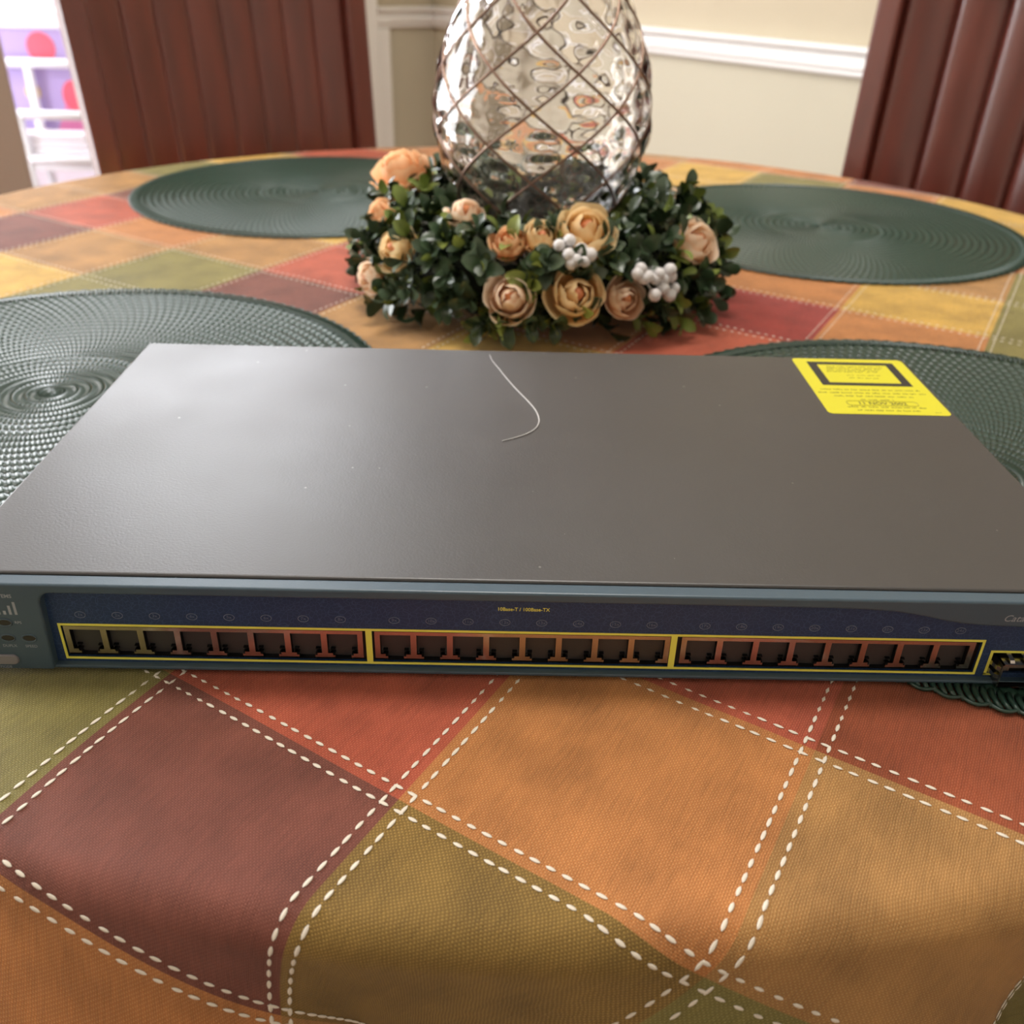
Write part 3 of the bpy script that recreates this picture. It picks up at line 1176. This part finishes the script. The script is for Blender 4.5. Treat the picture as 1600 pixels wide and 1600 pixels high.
fs.append(tuple(range((nr - 1) * na, nr * na)))
MB((VC[0], VC[1], 0)).add(vs, fs).build('glass_body', m_glass, vase, True)
for fam in (-1, 1):
    for h_ in range(8):
        pts = []
        for a in range(61):
            z = Z_LO + (Z_HI - Z_LO) * a / 60
            th = TH0 + h_ * pi / 4 + fam * KZ * (z - ZN)
            rr = vr_s(z) - 0.2
            pts.append((VC[0] + rr * cos(th), VC[1] + rr * sin(th), z + 0.6))
        MB((VC[0], VC[1], 0)).tube(pts, 1.05, 6).build('copper_strand', m_copper, vase, True)

# ------------------------------------------------------------------ FLOWER WREATH
WC = (15.0, 500.0)
WR, WT, WZ = 98.0, 33.0, 36.0
wre = empty('flower_wreath', (WC[0], WC[1], 0))
tag(wre, 'ring of green leaves, peach roses and white berries around the glass vase', 'wreath')
WORG = Vector((WC[0], WC[1], 0))
m_twig = simple('dark_moss_twig', (34, 38, 26), 0.9)


def leaf_mat(name, c1, c2, rough):
    k = N(name)
    uv = k.n('ShaderNodeTexCoord')
    g = k.n('ShaderNodeSeparateXYZ')
    k.l(uv.outputs['Object'], g.inputs[0])
    t = k.math('MULTIPLY', g.outputs[0], 55.0)
    nd = k.n('ShaderNodeClamp')
    k.l(t, nd.inputs[0])
    k.l(k.mix(nd.outputs[0], lin(c1), lin(c2)), k.b.inputs['Base Color'])
    k.b.inputs['Roughness'].default_value = rough
    k.b.inputs['Specular IOR Level'].default_value = 0.6
    k.translucent(lin(c2), 0.22)
    return k.m


LM = [leaf_mat('leaf_dark_green', (52, 68, 48), (70, 88, 62), 0.3), leaf_mat('leaf_grey_green', (72, 88, 70), (98, 112, 88), 0.35), leaf_mat('leaf_lime_green', (92, 110, 50), (148, 160, 78), 0.4)]


def leaf_geo(L, Wd, cup, n=6):
    vs, fs = [], []
    for a in range(n + 1):
        t = a / n
        w = Wd / 2 * max(0.05, sin(pi * min(0.975, 0.03 + t ** 1.35 * 0.945))) ** 0.62
        x = L * t
        z0 = cup * sin(pi * t * 0.9) * 1.2
        for s in (-1, 0, 1):
            vs.append((x, s * w, z0 + (abs(s) * cup * 0.9 * (w / (Wd / 2)))))
    for a in range(n):
        for s in (0, 1):
            b = a * 3 + s
            fs.append((b, b + 3, b + 4, b + 1))
    return vs, fs


LEAVES = []
for mi, m_ in enumerate(LM):
    for L, Wd, cup in ((16, 9.5, 1.6), (19, 11, 2.2), (14, 9, 1.0)):
        vs, fs = leaf_geo(L, Wd, cup)
        LEAVES.append((MB().add(vs, fs).mesh('leaf', m_, True), vs, fs, mi))
for me, *_ in LEAVES:
    pass

MB(WORG).tube([(WC[0] + WR * cos(2 * pi * a / 48), WC[1] + WR * sin(2 * pi * a / 48), 27 + 3 * sin(a * 1.7)) for a in range(48)], 18, 10, closed=True).build('vine_ring', m_twig, wre, True)

# roses on the camera side of the ring: position (mm), facing, radius (mm), colour kind
ROSES = [((-97.4, 514.0, 83.0), (-0.225, -0.262, 0.938), 21.8, 0), ((-106.9, 470.5, 63.5), (-0.564, -0.438, 0.70), 13.0, 0),
         ((-90.6, 421.9, 51.1), (-0.601, -0.655, 0.457), 15.6, 1), ((-113.3, 441.4, 25.9), (-0.742, -0.661, 0.112), 13.0, 2),
         ((-43.7, 410.8, 77.0), (0.086, -0.414, 0.906), 13.4, 2), ((-11.1, 381.4, 66.3), (-0.081, -0.647, 0.758), 12.4, 0),
         ((9.5, 383.1, 69.9), (0.159, -0.633, 0.758), 12.8, 1), ((40.7, 387.0, 73.2), (0.098, -0.599, 0.795), 19.2, 1),
         ((-9.0, 366.3, 34.4), (-0.113, -0.86, 0.42), 16.8, 2), ((35.1, 365.6, 38.4), (0.078, -0.88, 0.40), 18.8, 1),
         ((69.2, 376.5, 32.9), (0.30, -0.87, 0.36), 14.0, 2), ((123.3, 427.3, 58.0), (0.48, -0.575, 0.662), 17.4, 2)]
BACK = [(150, 60, 30), (60, 62, 28), (100, 70, 28), (20, 50, 26)]


def petal_mat(name, c_in, c_mid, c_out):
    k = N(name)
    tc_ = k.n('ShaderNodeUVMap')
    g = k.n('ShaderNodeSeparateXYZ')
    k.l(tc_.outputs[0], g.inputs[0])
    r_ = k.n('ShaderNodeValToRGB')
    r_.color_ramp.elements[0].color = lin(c_in)
    r_.color_ramp.elements[1].color = lin(c_out)
    e = r_.color_ramp.elements.new(0.5)
    e.color = lin(c_mid)
    k.l(g.outputs[1], r_.inputs[0])
    k.l(r_.outputs[0], k.b.inputs['Base Color'])
    k.b.inputs['Roughness'].default_value = 0.65
    k.translucent(r_.outputs[0], 0.42)
    return k.m


PM = [petal_mat('petal_orange_peach', (240, 160, 104), (250, 186, 130), (254, 214, 168)),
      petal_mat('petal_yellow_peach', (244, 176, 120), (248, 206, 140), (254, 230, 182)),
      petal_mat('petal_cream_peach', (240, 168, 126), (252, 212, 170), (255, 236, 212))]
PB = [simple('bud_orange', (218, 136, 84), 0.6), simple('bud_pink', (236, 156, 118), 0.6), simple('bud_coral', (222, 146, 100), 0.6)]


def petal_mesh(r0, h, width, close, mi):
    """a cupped petal wrapping round the axis, for a rose of unit radius: r0 at its widest, closing or opening towards the tip"""
    nu, nv = 8, 7
    vs, uvs, fs = [], [], []
    for b in range(nv + 1):
        v = b / nv
        for a in range(nu + 1):
            u = a / nu * 2 - 1
            vv = v * (1 - 0.22 * u * u - 0.06 * cos(5 * u) * v)
            ang = u * width * (0.6 + 0.4 * sin(pi * min(1, v * 0.7 + 0.1)))
            base_ = 0.3 + 0.7 * sin(pi / 2 * min(1, vv / 0.5))
            t = max(0, (vv - 0.5) / 0.5)
            rad = r0 * base_ * (1 - close * t * t) * (1 - 0.07 * u)
            z = h * vv - (0.22 * max(0, -close) * t * t)
            vs.append((rad * cos(ang), rad * sin(ang), z))
            uvs.append((a / nu, v))
    for b in range(nv):
        for a in range(nu):
            q = b * (nu + 1) + a
            fs.append((q, q + 1, q + nu + 2, q + nu + 1))
    me = bpy.data.meshes.new('petal')
    me.from_pydata([(x * MM, y * MM, z * MM) for x, y, z in vs], [], fs)
    ul = me.uv_layers.new(name='UVMap')
    for lp in me.loops:
        ul.data[lp.index].uv = uvs[lp.vertex_index]
    me.polygons.foreach_set('use_smooth', [True] * len(me.polygons))
    me.materials.append(PM[mi])
    return me


PET = [[petal_mesh(0.42, 1.34, 1.7, 0.62, mi), petal_mesh(0.62, 1.30, 1.35, 0.40, mi), petal_mesh(0.82, 1.16, 1.1, 0.16, mi), petal_mesh(0.94, 0.92, 0.95, -0.16, mi)] for mi in range(3)]
BUD = [MB().lathe(0, 0, [(0.05, 0), (0.22, 0.15), (0.28, 0.5), (0.25, 0.9), (0.14, 1.12), (0.02, 1.16)], 14).mesh('rose', PB[mi], True) for mi in range(3)]


def rose(pos, nrm, rad, mi, rr):
    """bud with spiralled petals; rad in mm"""
    q = nrm.to_track_quat('Z', 'Y')
    bud = obj('rose', BUD[mi], wre, loc=(pos - nrm * rad * 0.45 - WORG) * MM)
    bud.rotation_mode = 'QUATERNION'
    bud.rotation_quaternion = q
    bud.scale = (rad, rad, rad)
    a0 = rr.uniform(0, 6)
    for ring, (cnt, tilt) in enumerate(((2, 0.0), (3, 0.02), (4, 0.05), (4, 0.1))):
        for c in range(cnt):
            s = rr.uniform(0.93, 1.06)
            o_ = obj('petal', PET[mi][ring], bud, rot=(rr.uniform(-0.06, 0.06), tilt + rr.uniform(-0.06, 0.06), a0 + ring * 0.7 + c * 2 * pi / cnt + rr.uniform(-0.15, 0.15)))
            o_.scale = (s, s, s)
    return bud


rr = random.Random(11)
occupied = []


def tnorm(p):
    th = atan2(p.y - WC[1], p.x - WC[0])
    c = Vector((WC[0] + WR * cos(th), WC[1] + WR * sin(th), WZ - 6))
    return (p - c).normalized()


for pos_, nrm_, rad, mi in ROSES:
    p, n = Vector(pos_), Vector(nrm_).normalized()
    rose(p + n * 4, n, rad, mi, rr)
    occupied.append((p, rad, n))
for ang, ta, sz in BACK:
    a, t = radians(ang), radians(ta)
    n = Vector((cos(a) * cos(t), sin(a) * cos(t), sin(t)))
    p = Vector((WC[0] + WR * cos(a), WC[1] + WR * sin(a), WZ)) + n * (WT + 6)
    rose(p, n, sz / 2, ang % 3, rr)
    occupied.append((p, sz / 2, n))

# white berry clusters
m_berry = simple('white_berry', (226, 222, 222), 0.35)
m_bstem = simple('frosted_berry_stem', (196, 196, 196), 0.6)
bm_ = MB()
bm_.lathe(0, 0, [(0.03, -1.0)] + [(cos(radians(b)), sin(radians(b))) for b in (-60, -30, 0, 30, 60)] + [(0.03, 1.0)], 12)
berry_me = bm_.mesh('berry', m_berry, True)
BERRIES = [((38.0, 368.2, 53.2), [(22.3, 362.3, 74.4), (29.4, 365.2, 76.9), (28.9, 357.6, 69.3), (37.3, 361.5, 71.5), (43.4, 359.0, 69.3), (33.9, 356.8, 65.8), (40.0, 356.9, 65.4), (30.9, 356.2, 63.7)]),
           ((77.2, 381.0, 51.7), [(102.5, 378.3, 54.5), (94.3, 373.3, 53.0), (98.4, 376.4, 48.5), (103.8, 380.0, 49.4), (91.8, 372.3, 49.6), (97.9, 375.0, 42.5), (104.0, 377.8, 36.6),
                                  (107.4, 381.8, 40.1), (91.8, 368.1, 39.4), (86.1, 368.9, 52.3), (80.0, 367.4, 58.0), (82.7, 366.2, 52.1), (77.7, 364.4, 55.3)])]
for base_pt, spots in BERRIES:
    b0 = Vector(base_pt)
    stem = MB(WORG)
    bl = []
    for sp_ in spots:
        p = Vector(sp_)
        stem.tube([b0, (p + b0) / 2 + Vector((0, 0, 3)), p], 0.8, 5)
        bl.append(p)
    cl = stem.build('berry_cluster', m_bstem, wre, True)
    for p in bl:
        s = rr.uniform(4.2, 5.2)
        obj('berry', berry_me, cl, loc=(p - WORG) * MM, scale=(s, s, s))

# sprigs of leaves all round the ring
leafs = []
stems = MB(WORG)
NSPR = 430
for sidx in range(NSPR):
    a = 2 * pi * sidx / NSPR * 1.0 + rr.uniform(-0.08, 0.08)
    ta = radians(rr.choice((-34, -22, -8, 8, 25, 40, 58, 80, 105, 130)) + rr.uniform(-16, 16))
    n = Vector((cos(a) * cos(ta), sin(a) * cos(ta), sin(ta)))
    tang = Vector((-sin(a), cos(a), 0))
    dirv = (n + tang * rr.uniform(-0.55, 0.55) + Vector((0, 0, rr.uniform(-0.1, 0.25)))).normalized()
    p0 = Vector((WC[0] + WR * cos(a), WC[1] + WR * sin(a), WZ)) + n * (WT - 16)
    ln = rr.uniform(20, 34) if ta > radians(-2) else rr.uniform(26, 40)
    if ta > radians(100):
        ln *= 0.62
    p0.z = max(p0.z, 8)
    if p0.z + dirv.z * ln < 5:
        dirv.z = (6 - p0.z) / ln
        dirv.normalize()
    stems.tube([p0, p0 + dirv * ln], [0.9, 0.5], 4)
    side = dirv.cross(Vector((0, 0, 1)))
    if side.length < 0.1:
        side = Vector((1, 0, 0))
    side.normalize()
    kind = rr.choices((0, 1, 2), (0.68, 0.22, 0.10))[0]
    nl = rr.choice((3, 4, 4))
    for b in range(nl):
        t = 0.30 + 0.62 * b / (nl - 1)
        bp = p0 + dirv * (ln * t)
        roll = b * pi / 2 + rr.uniform(-0.4, 0.4)
        for s in (-1, 1):
            sd = (side * cos(roll) + dirv.cross(side) * sin(roll)) * s
            ld = (sd * rr.uniform(0.7, 1.0) + dirv * rr.uniform(0.5, 0.9)).normalized()
            leafs.append((bp, ld, dirv, kind if rr.random() < 0.85 else rr.choice((0, 2)), rr.uniform(0.8, 1.12), rr.randrange(3)))
    leafs.append((p0 + dirv * ln, dirv, n, kind if kind else rr.choice((0, 0, 2)), rr.uniform(0.8, 1.0), rr.randrange(3)))
stems.build('stems', m_twig, wre)
wre.children[-1]['kind'] = 'stuff' if wre.children else 'stuff'
for ch in wre.children:
    if ch.name.startswith('stems'):
        ch['kind'] = 'stuff'

keep = []
for lf in leafs:
    bp, ld, up, kind, sc_, var = lf
    tip = bp + ld * 15 * sc_
    if tip.z < 3:
        continue
    if hypot(tip.x - VC[0], tip.y - VC[1]) < vr_s(max(0, min(298, tip.z))) + 5:
        continue
    bad = False
    for (op, orad, view) in occupied:
        view = (view + Vector((0, -0.8, 0.35))).normalized()
        dlt = tip - op
        along = dlt.dot(view)
        if -orad * 0.5 < along < 60 and (dlt - view * along).length < orad * (0.72 if along > 0 else 0.9):
            bad = True
            break
    if bad:
        continue
    keep.append(lf)
order = []
for idx, (bp, ld, up, kind, sc_, var) in enumerate(keep):
    q = cam_px(bp)
    th = atan2(bp.y - WC[1], bp.x - WC[0])
    facing = tnorm(bp).dot(((cp - W(*bp)) / MM).normalized())
    order.append((q[2] * 1000 - facing * 60, idx))
order.sort()
single = set(k_ for _, k_ in order[:300])
fol = [MB(WORG), MB(WORG), MB(WORG)]
for idx, (bp, ld, up, kind, sc_, var) in enumerate(keep):
    x = ld
    y = up.cross(x)
    if y.length < 0.05:
        y = Vector((1, 0, 0)).cross(x)
    y.normalize()
    z = x.cross(y)
    me, vs, fs, mi = LEAVES[kind * 3 + var]
    if idx in single:
        o = bpy.data.objects.new('leaf', me)
        COL.objects.link(o)
        o.parent = wre
        o.matrix_local = Matrix(((x.x, y.x, z.x, 0), (x.y, y.y, z.y, 0), (x.z, y.z, z.z, 0), (0, 0, 0, 1)))
        o.location = (bp - WORG) * MM
        o.scale = (sc_, sc_, sc_)
    else:
        fol[kind].add([bp + (x * v[0] + y * v[1] + z * v[2]) * sc_ for v in vs], fs)
fm = MB(WORG)
for mi in range(3):
    n0 = len(fm.v)
    fm.v += fol[mi].v
    fm.f += [tuple(i + n0 for i in f) for f in fol[mi].f]
    fm.fm += [mi] * len(fol[mi].f)
m_fol = [simple('foliage_dark', (54, 72, 48), 0.3), simple('foliage_grey', (76, 92, 70), 0.35), simple('foliage_lime', (120, 136, 64), 0.4)]
o = fm.build('foliage', m_fol, wre, True)
o['kind'] = 'stuff'

# ------------------------------------------------------------------ CHAIRS


def wood_mat():
    k = N('mahogany_slats')
    tc_ = k.n('ShaderNodeTexCoord')
    mp = k.n('ShaderNodeMapping')
    mp.inputs['Scale'].default_value = (14, 14, 1.2)
    k.l(tc_.outputs['Object'], mp.inputs[0])
    nz = k.n('ShaderNodeTexNoise', Scale=3.0, Detail=6.0)
    k.l(mp.outputs[0], nz.inputs['Vector'])
    k.l(k.mix(nz.outputs[0], lin((64, 27, 22)), lin((116, 52, 39))), k.b.inputs['Base Color'])
    k.b.inputs['Roughness'].default_value = 0.3
    k.b.inputs['Coat Weight'].default_value = 0.6
    k.b.inputs['Coat Roughness'].default_value = 0.28
    return k.m


m_chair = wood_mat()
m_seat = simple('cream_seat_fabric', (196, 178, 146), 0.85)


def chair(cx, cy, fx, fy, label, w=440.0, slats=6, gap=1.2, lean=0.11, depth_curve=14.0, crown=7.0):
    """(cx,cy): foot of the backrest centre; (fx,fy): unit vector the sitter faces"""
    e = empty('dining_chair', (cx, cy, FLOOR))
    tag(e, label, 'chair', 'dining chairs at the table')
    rx, ry = fy, -fx              # to the right when looking where the sitter faces ... along the back

    def P(u, d, z):
        """u along the back, d towards the sitter, z height above table top"""
        d2 = d - lean * (z + 310)
        return (cx + rx * u + fx * d2, cy + ry * u + fy * d2, z)

    org = (cx, cy, FLOOR)
    zt, zb = 330.0, -250.0
    sw_ = 34.0
    for s in (-1, 1):
        # stile continues as the rear leg
        m_ = MB(org)
        u0, u1 = (s * w / 2, s * (w / 2 - sw_))
        a, b = min(u0, u1), max(u0, u1)

        def Q(u, d, z):
            wz = 1 + 0.06 * max(0, (z + 310)) / 640
            return P(u * wz, d, z)
        m_.box(a, b, -16, 14, -320, zt, fn=Q)
        m_.build('stile', m_chair, e, bevel=5)
        m_ = MB(org)
        m_.box(a, b, -16, 14, FLOOR, -320, fn=lambda u, d, z: (cx + rx * u + fx * (d - 0.10 * (-320 - z)), cy + ry * u + fy * (d - 0.10 * (-320 - z)), z))
        m_.build('leg', m_chair, e, bevel=5)
        m_ = MB(org)
        m_.box(s * (w / 2 - 2) - 20, s * (w / 2 - 2) + 20, 395, 435, FLOOR, -320, fn=lambda u, d, z: (cx + rx * u + fx * d, cy + ry * u + fy * d, z))
        m_.build('leg', m_chair, e, bevel=5)
    inner = w - 2 * sw_
    pit = inner / slats
    for c in range(slats):
        u0 = -inner / 2 + c * pit
        m_ = MB(org)
        nu = 8
        vs, fs = [], []
        for zi, z in enumerate([zb + (zt - 50 - zb) * t / 6 for t in range(7)]):
            wz = 1 + 0.06 * max(0, (z + 310)) / 640
            for a in range(nu + 1):
                t = a / nu
                u = (u0 + gap + (pit - 2 * gap) * t)
                bow = -depth_curve * (1 - (u / (inner / 2)) ** 2)
                vs.append(P(u * wz, bow + crown * sin(pi * t) ** 0.7 - 2, z))
            for a in (nu, 0):
                t = a / nu
                u = (u0 + gap + (pit - 2 * gap) * t)
                bow = -depth_curve * (1 - (u / (inner / 2)) ** 2)
                vs.append(P(u * wz, bow - 12, z))
        k_ = nu + 3
        for zi in range(6):
            for a in range(k_):
                fs.append((zi * k_ + a, zi * k_ + (a + 1) % k_, (zi + 1) * k_ + (a + 1) % k_, (zi + 1) * k_ + a))
        fs += [tuple(range(k_)), tuple(range(6 * k_, 7 * k_))]
        m_.add(vs, fs)
        m_.build('slat', m_chair, e, True)
    # thin ply closing the joints behind the slats
    nb_ = 10
    m_ = MB(org)
    vs, fs = [], []
    for z in (zb, zt - 50):
        wz = 1 + 0.06 * max(0, (z + 310)) / 640
        for dd in (-9, -14):
            for a in range(nb_ + 1):
                u = -inner / 2 + inner * a / nb_
                vs.append(P(u * wz, -depth_curve * (1 - (u / (inner / 2)) ** 2) + dd, z))
    q_ = nb_ + 1
    for a in range(nb_):
        fs += [(a, a + 1, 2 * q_ + a + 1, 2 * q_ + a), (q_ + a, q_ + a + 1, 3 * q_ + a + 1, 3 * q_ + a), (a, a + 1, q_ + a + 1, q_ + a), (2 * q_ + a, 2 * q_ + a + 1, 3 * q_ + a + 1, 3 * q_ + a)]
    m_.add(vs, fs)
    m_.build('back_ply', m_chair, e)
    m_ = MB(org)
    m_.box(-inner / 2 * 1.06, inner / 2 * 1.06, -20, 14, zt - 60, zt + 12, fn=P)
    m_.build('top_rail', m_chair, e, bevel=8)
    m_ = MB(org)
    m_.box(-inner / 2, inner / 2, -16, 12, zb - 40, zb + 4, fn=P)
    m_.build('back_rail', m_chair, e, bevel=4)
    G = lambda u, d, z: (cx + rx * u + fx * d, cy + ry * u + fy * d, z)
    MB(org).box(-w / 2 - 10, w / 2 + 10, 5, 440, -370, -322, fn=G).build('seat_frame', m_chair, e, bevel=6)
    MB(org).box(-w / 2, w / 2, 20, 432, -322, -276, fn=G).build('seat_cushion', m_seat, e, bevel=16, seg=4)
    return e


chair(-400.0, 1232.0, 0.60, -0.80, 'dark mahogany dining chair with upright slat back, beside the bright doorway', w=440, crown=1.2, depth_curve=16, slats=8, gap=0.3)
chair(647.0, 1039.0, -0.63, -0.777, 'glossy red mahogany dining chair with ribbed slat back, before the chair rail', w=430, crown=8.0, depth_curve=46)

# ------------------------------------------------------------------ THINGS IN THE BRIGHT SUNROOM
m_bwhite = simple('white_enamel', (236, 238, 244), 0.4)


def SR(x, y, z):
    return (x, y, z)


# white rack with rails
RX0, RX1, RY = -1640.0, -1080.0, 2560.0
rk = empty('white_rack', (-1360, RY, FLOOR))
tag(rk, 'white railed rack standing in the bright doorway beyond the table', 'rack')
ro = (-1360, RY, FLOOR)
for x in (RX0, -1385, RX1):
    for y in (RY, RY + 120):
        MB(ro).tube([(x, y, FLOOR), (x, y, -180 if y == RY else -60)], 13, 10).build('post', m_bwhite, rk, True)
for z, y in ((-180, RY), (-300, RY), (-300, RY + 120), (-60, RY + 120)):
    MB(ro).tube([(RX0, y, z), (RX1, y, z)], 13, 10).build('rail', m_bwhite, rk, True)
for z in (-330, -600):
    MB(ro).box(RX0, RX1, RY, RY + 120, z, z + 18).build('shelf', m_bwhite, rk, bevel=4)
# folded white towels on the shelf
for k_, (x, y, z, sx, sy, rz, lab) in enumerate(((-1360, RY + 60, -312, 360, 84, 0.0, 'folded white towel, lower of two on the white rack'),
                                                 (-1370, RY + 60, -272, 330, 78, 0.04, 'folded white towel, upper of two on the white rack'))):
    m_ = MB((x, y, z))
    for lay in range(2):
        m_.flat([(x + px_, y + py_) for px_, py_ in rrect(-sx / 2 + 4 * lay, sx / 2 - 6 * lay, -sy / 2, sy / 2 - 5 * lay, 18)], z + 20 * lay, z + 20 * lay + 20)
    o = m_.build('folded_towel', simple('white_terry', (240, 236, 242), 0.95, bump=0.4, bscale=400, bdist=0.002), bevel=6, seg=3)
    tag(o, lab, 'towel', 'folded towels on the white rack')

# colourful printed panel standing behind the rails
m_pv = simple('print_violet', (176, 156, 206), 0.6)
m_pp = simple('print_pink', (222, 128, 176), 0.6)
m_pr = simple('print_red', (236, 92, 112), 0.6)
m_py = simple('print_yellow', (226, 196, 120), 0.6)
m_pb = simple('print_blue', (136, 150, 226), 0.6)
PX0, PX1, PYY, PZ0, PZ1 = -1500.0, -1120.0, 2712.0, -330.0, 60.0
bd = empty('printed_board', ((PX0 + PX1) / 2, PYY, PZ0))
tag(bd, 'violet and pink printed board with large red spot, in the bright doorway', 'board')
bo = ((PX0 + PX1) / 2, PYY, PZ0)
MB(bo).box(PX0, PX1, PYY, PYY + 20, PZ0, PZ1).build('board', m_pv, bd, bevel=4)
MB(bo).box(PX0 - 16, PX0 + 22, PYY - 8, PYY + 24, PZ0, PZ1 + 10).build('frame_side', m_pb, bd, bevel=6)
MB(bo).box(PX0 + 22, PX1 + 10, PYY - 8, PYY + 24, PZ1 - 34, PZ1 + 14).build('frame_top', m_bwhite, bd, bevel=6)


def disc(x, z, rx_, rz_, mat, name):
    MB(bo).prism([(x + rx_ * cos(2 * pi * a / 32), z + rz_ * sin(2 * pi * a / 32)) for a in range(32)], PYY - 3, PYY + 2).build(name, mat, bd)


MB(bo).prism([(PX0 + 120, PZ0 + 20), (PX1, PZ0 + 20), (PX1, PZ1 - 130), (PX0 + 190, PZ0 + 160)], PYY - 2, PYY + 2).build('pink_field', m_pp, bd)
disc(-1350, -22, 40, 40, m_pr, 'red_spot')
disc(-1280, -150, 34, 44, m_pr, 'red_spot')
disc(-1400, -140, 22, 24, m_py, 'yellow_spot')
bpy.context.view_layer.update()
